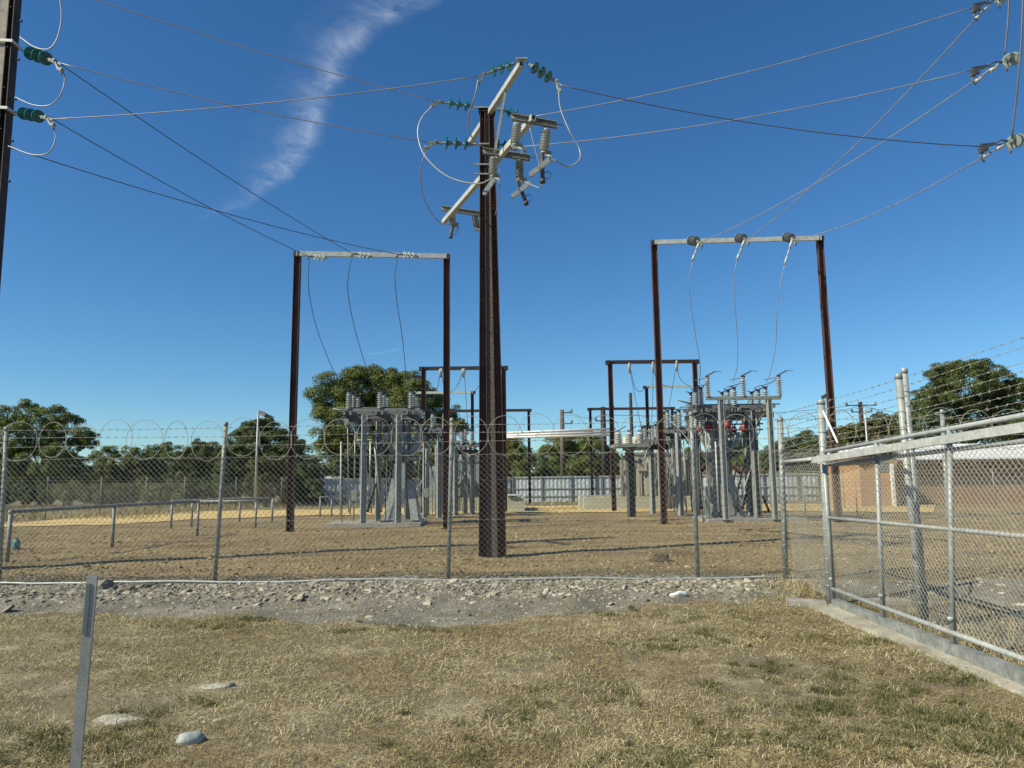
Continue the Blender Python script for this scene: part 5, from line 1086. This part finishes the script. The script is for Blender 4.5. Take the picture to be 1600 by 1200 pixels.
tree('bushy_tree', 'broad dome-shaped tree under the bus pipes', 76, [(880, 698, 24), (905, 692, 24), (925, 706, 24), (860, 718, 24), (890, 725, 30), (925, 735, 30), (945, 728, 20), (850, 745, 22), (875, 755, 26), (910, 758, 26), (945, 755, 22), (965, 745, 18), (955, 710, 14), (835, 758, 16), (985, 745, 16), (990, 765, 18)], (895, 788), 'leaf_gum', .26, .95, gt_)
tree('bushy_tree', 'small tree behind the beige transformer', 82, [(1080, 715, 16), (1095, 725, 16), (1060, 735, 18), (1085, 748, 18), (1005, 740, 16), (1030, 745, 18)], (1075, 788), 'leaf_gum', .28, .8, gt_)
tree('bushy_tree', 'small tree behind the right disconnector posts', 92, [(1140, 712, 16), (1155, 706, 14), (1150, 726, 16), (1165, 722, 14)], (1150, 788), 'leaf_gum', .3, .8, gt_)
tree('hedge_tree', 'left end of the sloping tree line behind the right fence', 70, [(1205, 715, 18), (1220, 705, 16), (1240, 698, 18), (1258, 690, 18), (1215, 735, 20), (1240, 728, 24), (1265, 715, 22), (1200, 752, 18), (1230, 755, 22), (1262, 745, 24), (1285, 700, 18)], (1240, 788), 'leaf_dark', .26, .9, gt_)
tree('hedge_tree', 'yellowish middle part of the tree line beside the distant crossarm pole', 66, [(1300, 690, 18), (1318, 682, 16), (1340, 672, 14), (1335, 695, 22), (1360, 668, 16), (1380, 660, 16), (1375, 685, 22), (1400, 668, 18), (1310, 715, 24), (1345, 720, 26), (1390, 705, 26), (1330, 750, 26), (1300, 752, 22)], (1345, 788), 'leaf_yellow', .25, .9, gt_)
tree('dense_tree', 'tall dense dark tree behind the brick building roof', 62, [(1470, 590, 22), (1490, 582, 20), (1515, 578, 20), (1540, 582, 20), (1555, 598, 22), (1475, 612, 26), (1510, 610, 32), (1545, 622, 28), (1570, 612, 18), (1585, 610, 20), (1600, 618, 22), (1450, 630, 24), (1435, 640, 18), (1480, 645, 30), (1525, 650, 30), (1570, 645, 26), (1440, 665, 28), (1415, 660, 18), (1490, 680, 30), (1540, 685, 30), (1590, 670, 28), (1620, 650, 34), (1425, 690, 24), (1610, 690, 30)], (1520, 788), 'leaf_dark', .24, .95, gt_, tr=.4)
# far-off wood that closes the horizon
def wood_band():
    n = 130000; a = rng.uniform(-1.25, 1.25, n); dist = rng.uniform(105, 150, n); x = np.sin(a)*dist; y = np.cos(a)*dist
    top = 5.0+1.1*np.sin(a*17+1)+.8*np.sin(a*41+2)+.5*np.sin(a*90)
    z = top*rng.uniform(0, 1, n)**.7; pos = np.stack([x, y, z], -1)
    d = rng.normal(0, 1, (n, 3)); d /= np.linalg.norm(d, axis=1)[:, None]; u = rng.normal(0, 1, (n, 3)); u -= d*np.sum(u*d, 1)[:, None]; u /= np.linalg.norm(u, axis=1)[:, None]
    ln = rng.uniform(.3, .8, n)[:, None]; V = np.stack([pos-d*ln*.5, pos+u*ln*.25, pos+d*ln*.5, pos-u*ln*.25], 1).reshape(-1, 3)
    tag(raw_mesh('distant_wood', V, np.arange(n*4).reshape(-1, 4), M['leaf_dark']), kind='stuff')
wood_band()
# ------------------------------------------------------------------ clouds: thin sheets of ice cloud high over the place
def cloud(name, lab, path, widths, H, dens, seed):
    P = [onz(x, y, H) for x, y in path]; P = cat_rom(P, 10); n = len(P); T = np.gradient(P, axis=0); T /= np.linalg.norm(T, axis=1)[:, None]; N = np.stack([-T[:, 1], T[:, 0], 0*T[:, 0]], -1)
    Wd = np.interp(np.linspace(0, 1, n), np.linspace(0, 1, len(widths)), widths); m = 15; v = np.linspace(-1, 1, m)
    V = P[:, None]+N[:, None]*(Wd[:, None]*v[None])[..., None]; V = V.copy(); V[..., 2] += 30*np.sin(v*3)[None]
    F = np.array([(i*m+j, i*m+j+1, (i+1)*m+j+1, (i+1)*m+j) for i in range(n-1) for j in range(m-1)])
    o = raw_mesh(name, V.reshape(-1, 3), F, 'white', None, P[n//2], True); me = o.data
    uv = me.uv_layers.new(name='UVMap'); li = np.empty(len(me.loops), np.int32); me.loops.foreach_get('vertex_index', li)
    uu = np.stack([(li//m)/(n-1), (li % m)/(m-1)], -1).astype(np.float32); uv.data.foreach_set('uv', uu.ravel())
    mt, t, b = principled(name+'_vapour'); L = t.links.new; t.nodes.remove(b)
    tc = t.nodes.new('ShaderNodeTexCoord'); sp = t.nodes.new('ShaderNodeSeparateXYZ'); L(tc.outputs['UV'], sp.inputs[0])
    def math_(op, a, b_=None, cl=False):
        x = t.nodes.new('ShaderNodeMath'); x.operation = op; x.use_clamp = cl
        for k, q in ((0, a), (1, b_)):
            if q is None: continue
            if isinstance(q, (int, float)): x.inputs[k].default_value = q
            else: L(q, x.inputs[k])
        return x.outputs[0]
    def tex(scale, det, rot, st, w=.6):
        mp = t.nodes.new('ShaderNodeMapping'); mp.inputs['Rotation'].default_value = (0, 0, rot); mp.inputs['Scale'].default_value = st; mp.inputs['Location'].default_value = (seed, seed*2, 0)
        L(tc.outputs['Object'], mp.inputs[0]); q = t.nodes.new('ShaderNodeTexNoise'); q.inputs['Scale'].default_value = scale; q.inputs['Detail'].default_value = det; q.inputs['Roughness'].default_value = w; q.inputs['Distortion'].default_value = .6; L(mp.outputs[0], q.inputs['Vector']); return q.outputs['Fac']
    n1 = tex(.0022, 9, .5, (1, 1, 1)); n2 = tex(.0034, 10, .9, (1, 1.15, 1), .66)
    # a bright narrow core that wanders, firm on one side, with a thin veil drawn out to the other
    vv = math_('SUBTRACT', sp.outputs[1], .5); vv = math_('ADD', vv, math_('MULTIPLY', math_('SUBTRACT', n1, .5), .26))
    pos = math_('MAXIMUM', vv, 0.0); neg = math_('MAXIMUM', math_('MULTIPLY', vv, -1), 0.0)
    core = math_('POWER', math_('SUBTRACT', 1.0, math_('ADD', math_('MULTIPLY', pos, 4.4), math_('MULTIPLY', neg, 8.0)), True), 1.6)
    veil = math_('MULTIPLY', math_('POWER', math_('SUBTRACT', 1.0, math_('ADD', math_('MULTIPLY', pos, 2.3), math_('MULTIPLY', neg, 7.0)), True), 1.5), .32)
    fall = math_('ADD', core, veil)
    strands = t.nodes.new('ShaderNodeMapRange'); strands.inputs[1].default_value = .34; strands.inputs[2].default_value = .74; strands.inputs[3].default_value = .06; L(n2, strands.inputs[0])
    ends = math_('MULTIPLY', math_('MINIMUM', math_('MULTIPLY', sp.outputs[0], 9.0), 1.0), math_('MINIMUM', math_('MULTIPLY', math_('SUBTRACT', 1.0, sp.outputs[0]), 3.0), 1.0))
    edge = math_('MINIMUM', math_('MULTIPLY', math_('SUBTRACT', 1.0, math_('MULTIPLY', math_('ABSOLUTE', math_('SUBTRACT', sp.outputs[1], .5)), 2.0), True), 4.0), 1.0)
    al = math_('MULTIPLY', math_('MULTIPLY', fall, strands.outputs[0]), math_('MULTIPLY', ends, edge)); al = math_('MULTIPLY', al, dens, True)
    tl = t.nodes.new('ShaderNodeBsdfTranslucent'); tl.inputs[0].default_value = (.95, .97, 1, 1); tp = t.nodes.new('ShaderNodeBsdfTransparent'); mx = t.nodes.new('ShaderNodeMixShader')
    L(al, mx.inputs[0]); L(tp.outputs[0], mx.inputs[1]); L(tl.outputs[0], mx.inputs[2]); L(mx.outputs[0], t.nodes['Material Output'].inputs[0])
    me.materials.clear(); me.materials.append(mt); return tag(o, lab, 'cloud')
cloud('wispy_cloud', 'long wispy white cloud streak slanting up to the top frame edge', [(720, -50), (655, -8), (600, 22), (552, 58), (520, 110), (500, 160), (478, 215), (448, 258), (412, 292), (370, 322), (300, 345)], [400, 400, 400, 420, 440, 500, 580, 560, 440, 320, 240], 2600, .25, 3.1)
cloud('wispy_cloud', 'tiny faint cloud wisp low between the left gantry posts', [(560, 556), (580, 552), (600, 549), (625, 543)], [260, 320, 300, 220], 1500, .4, 8.7)
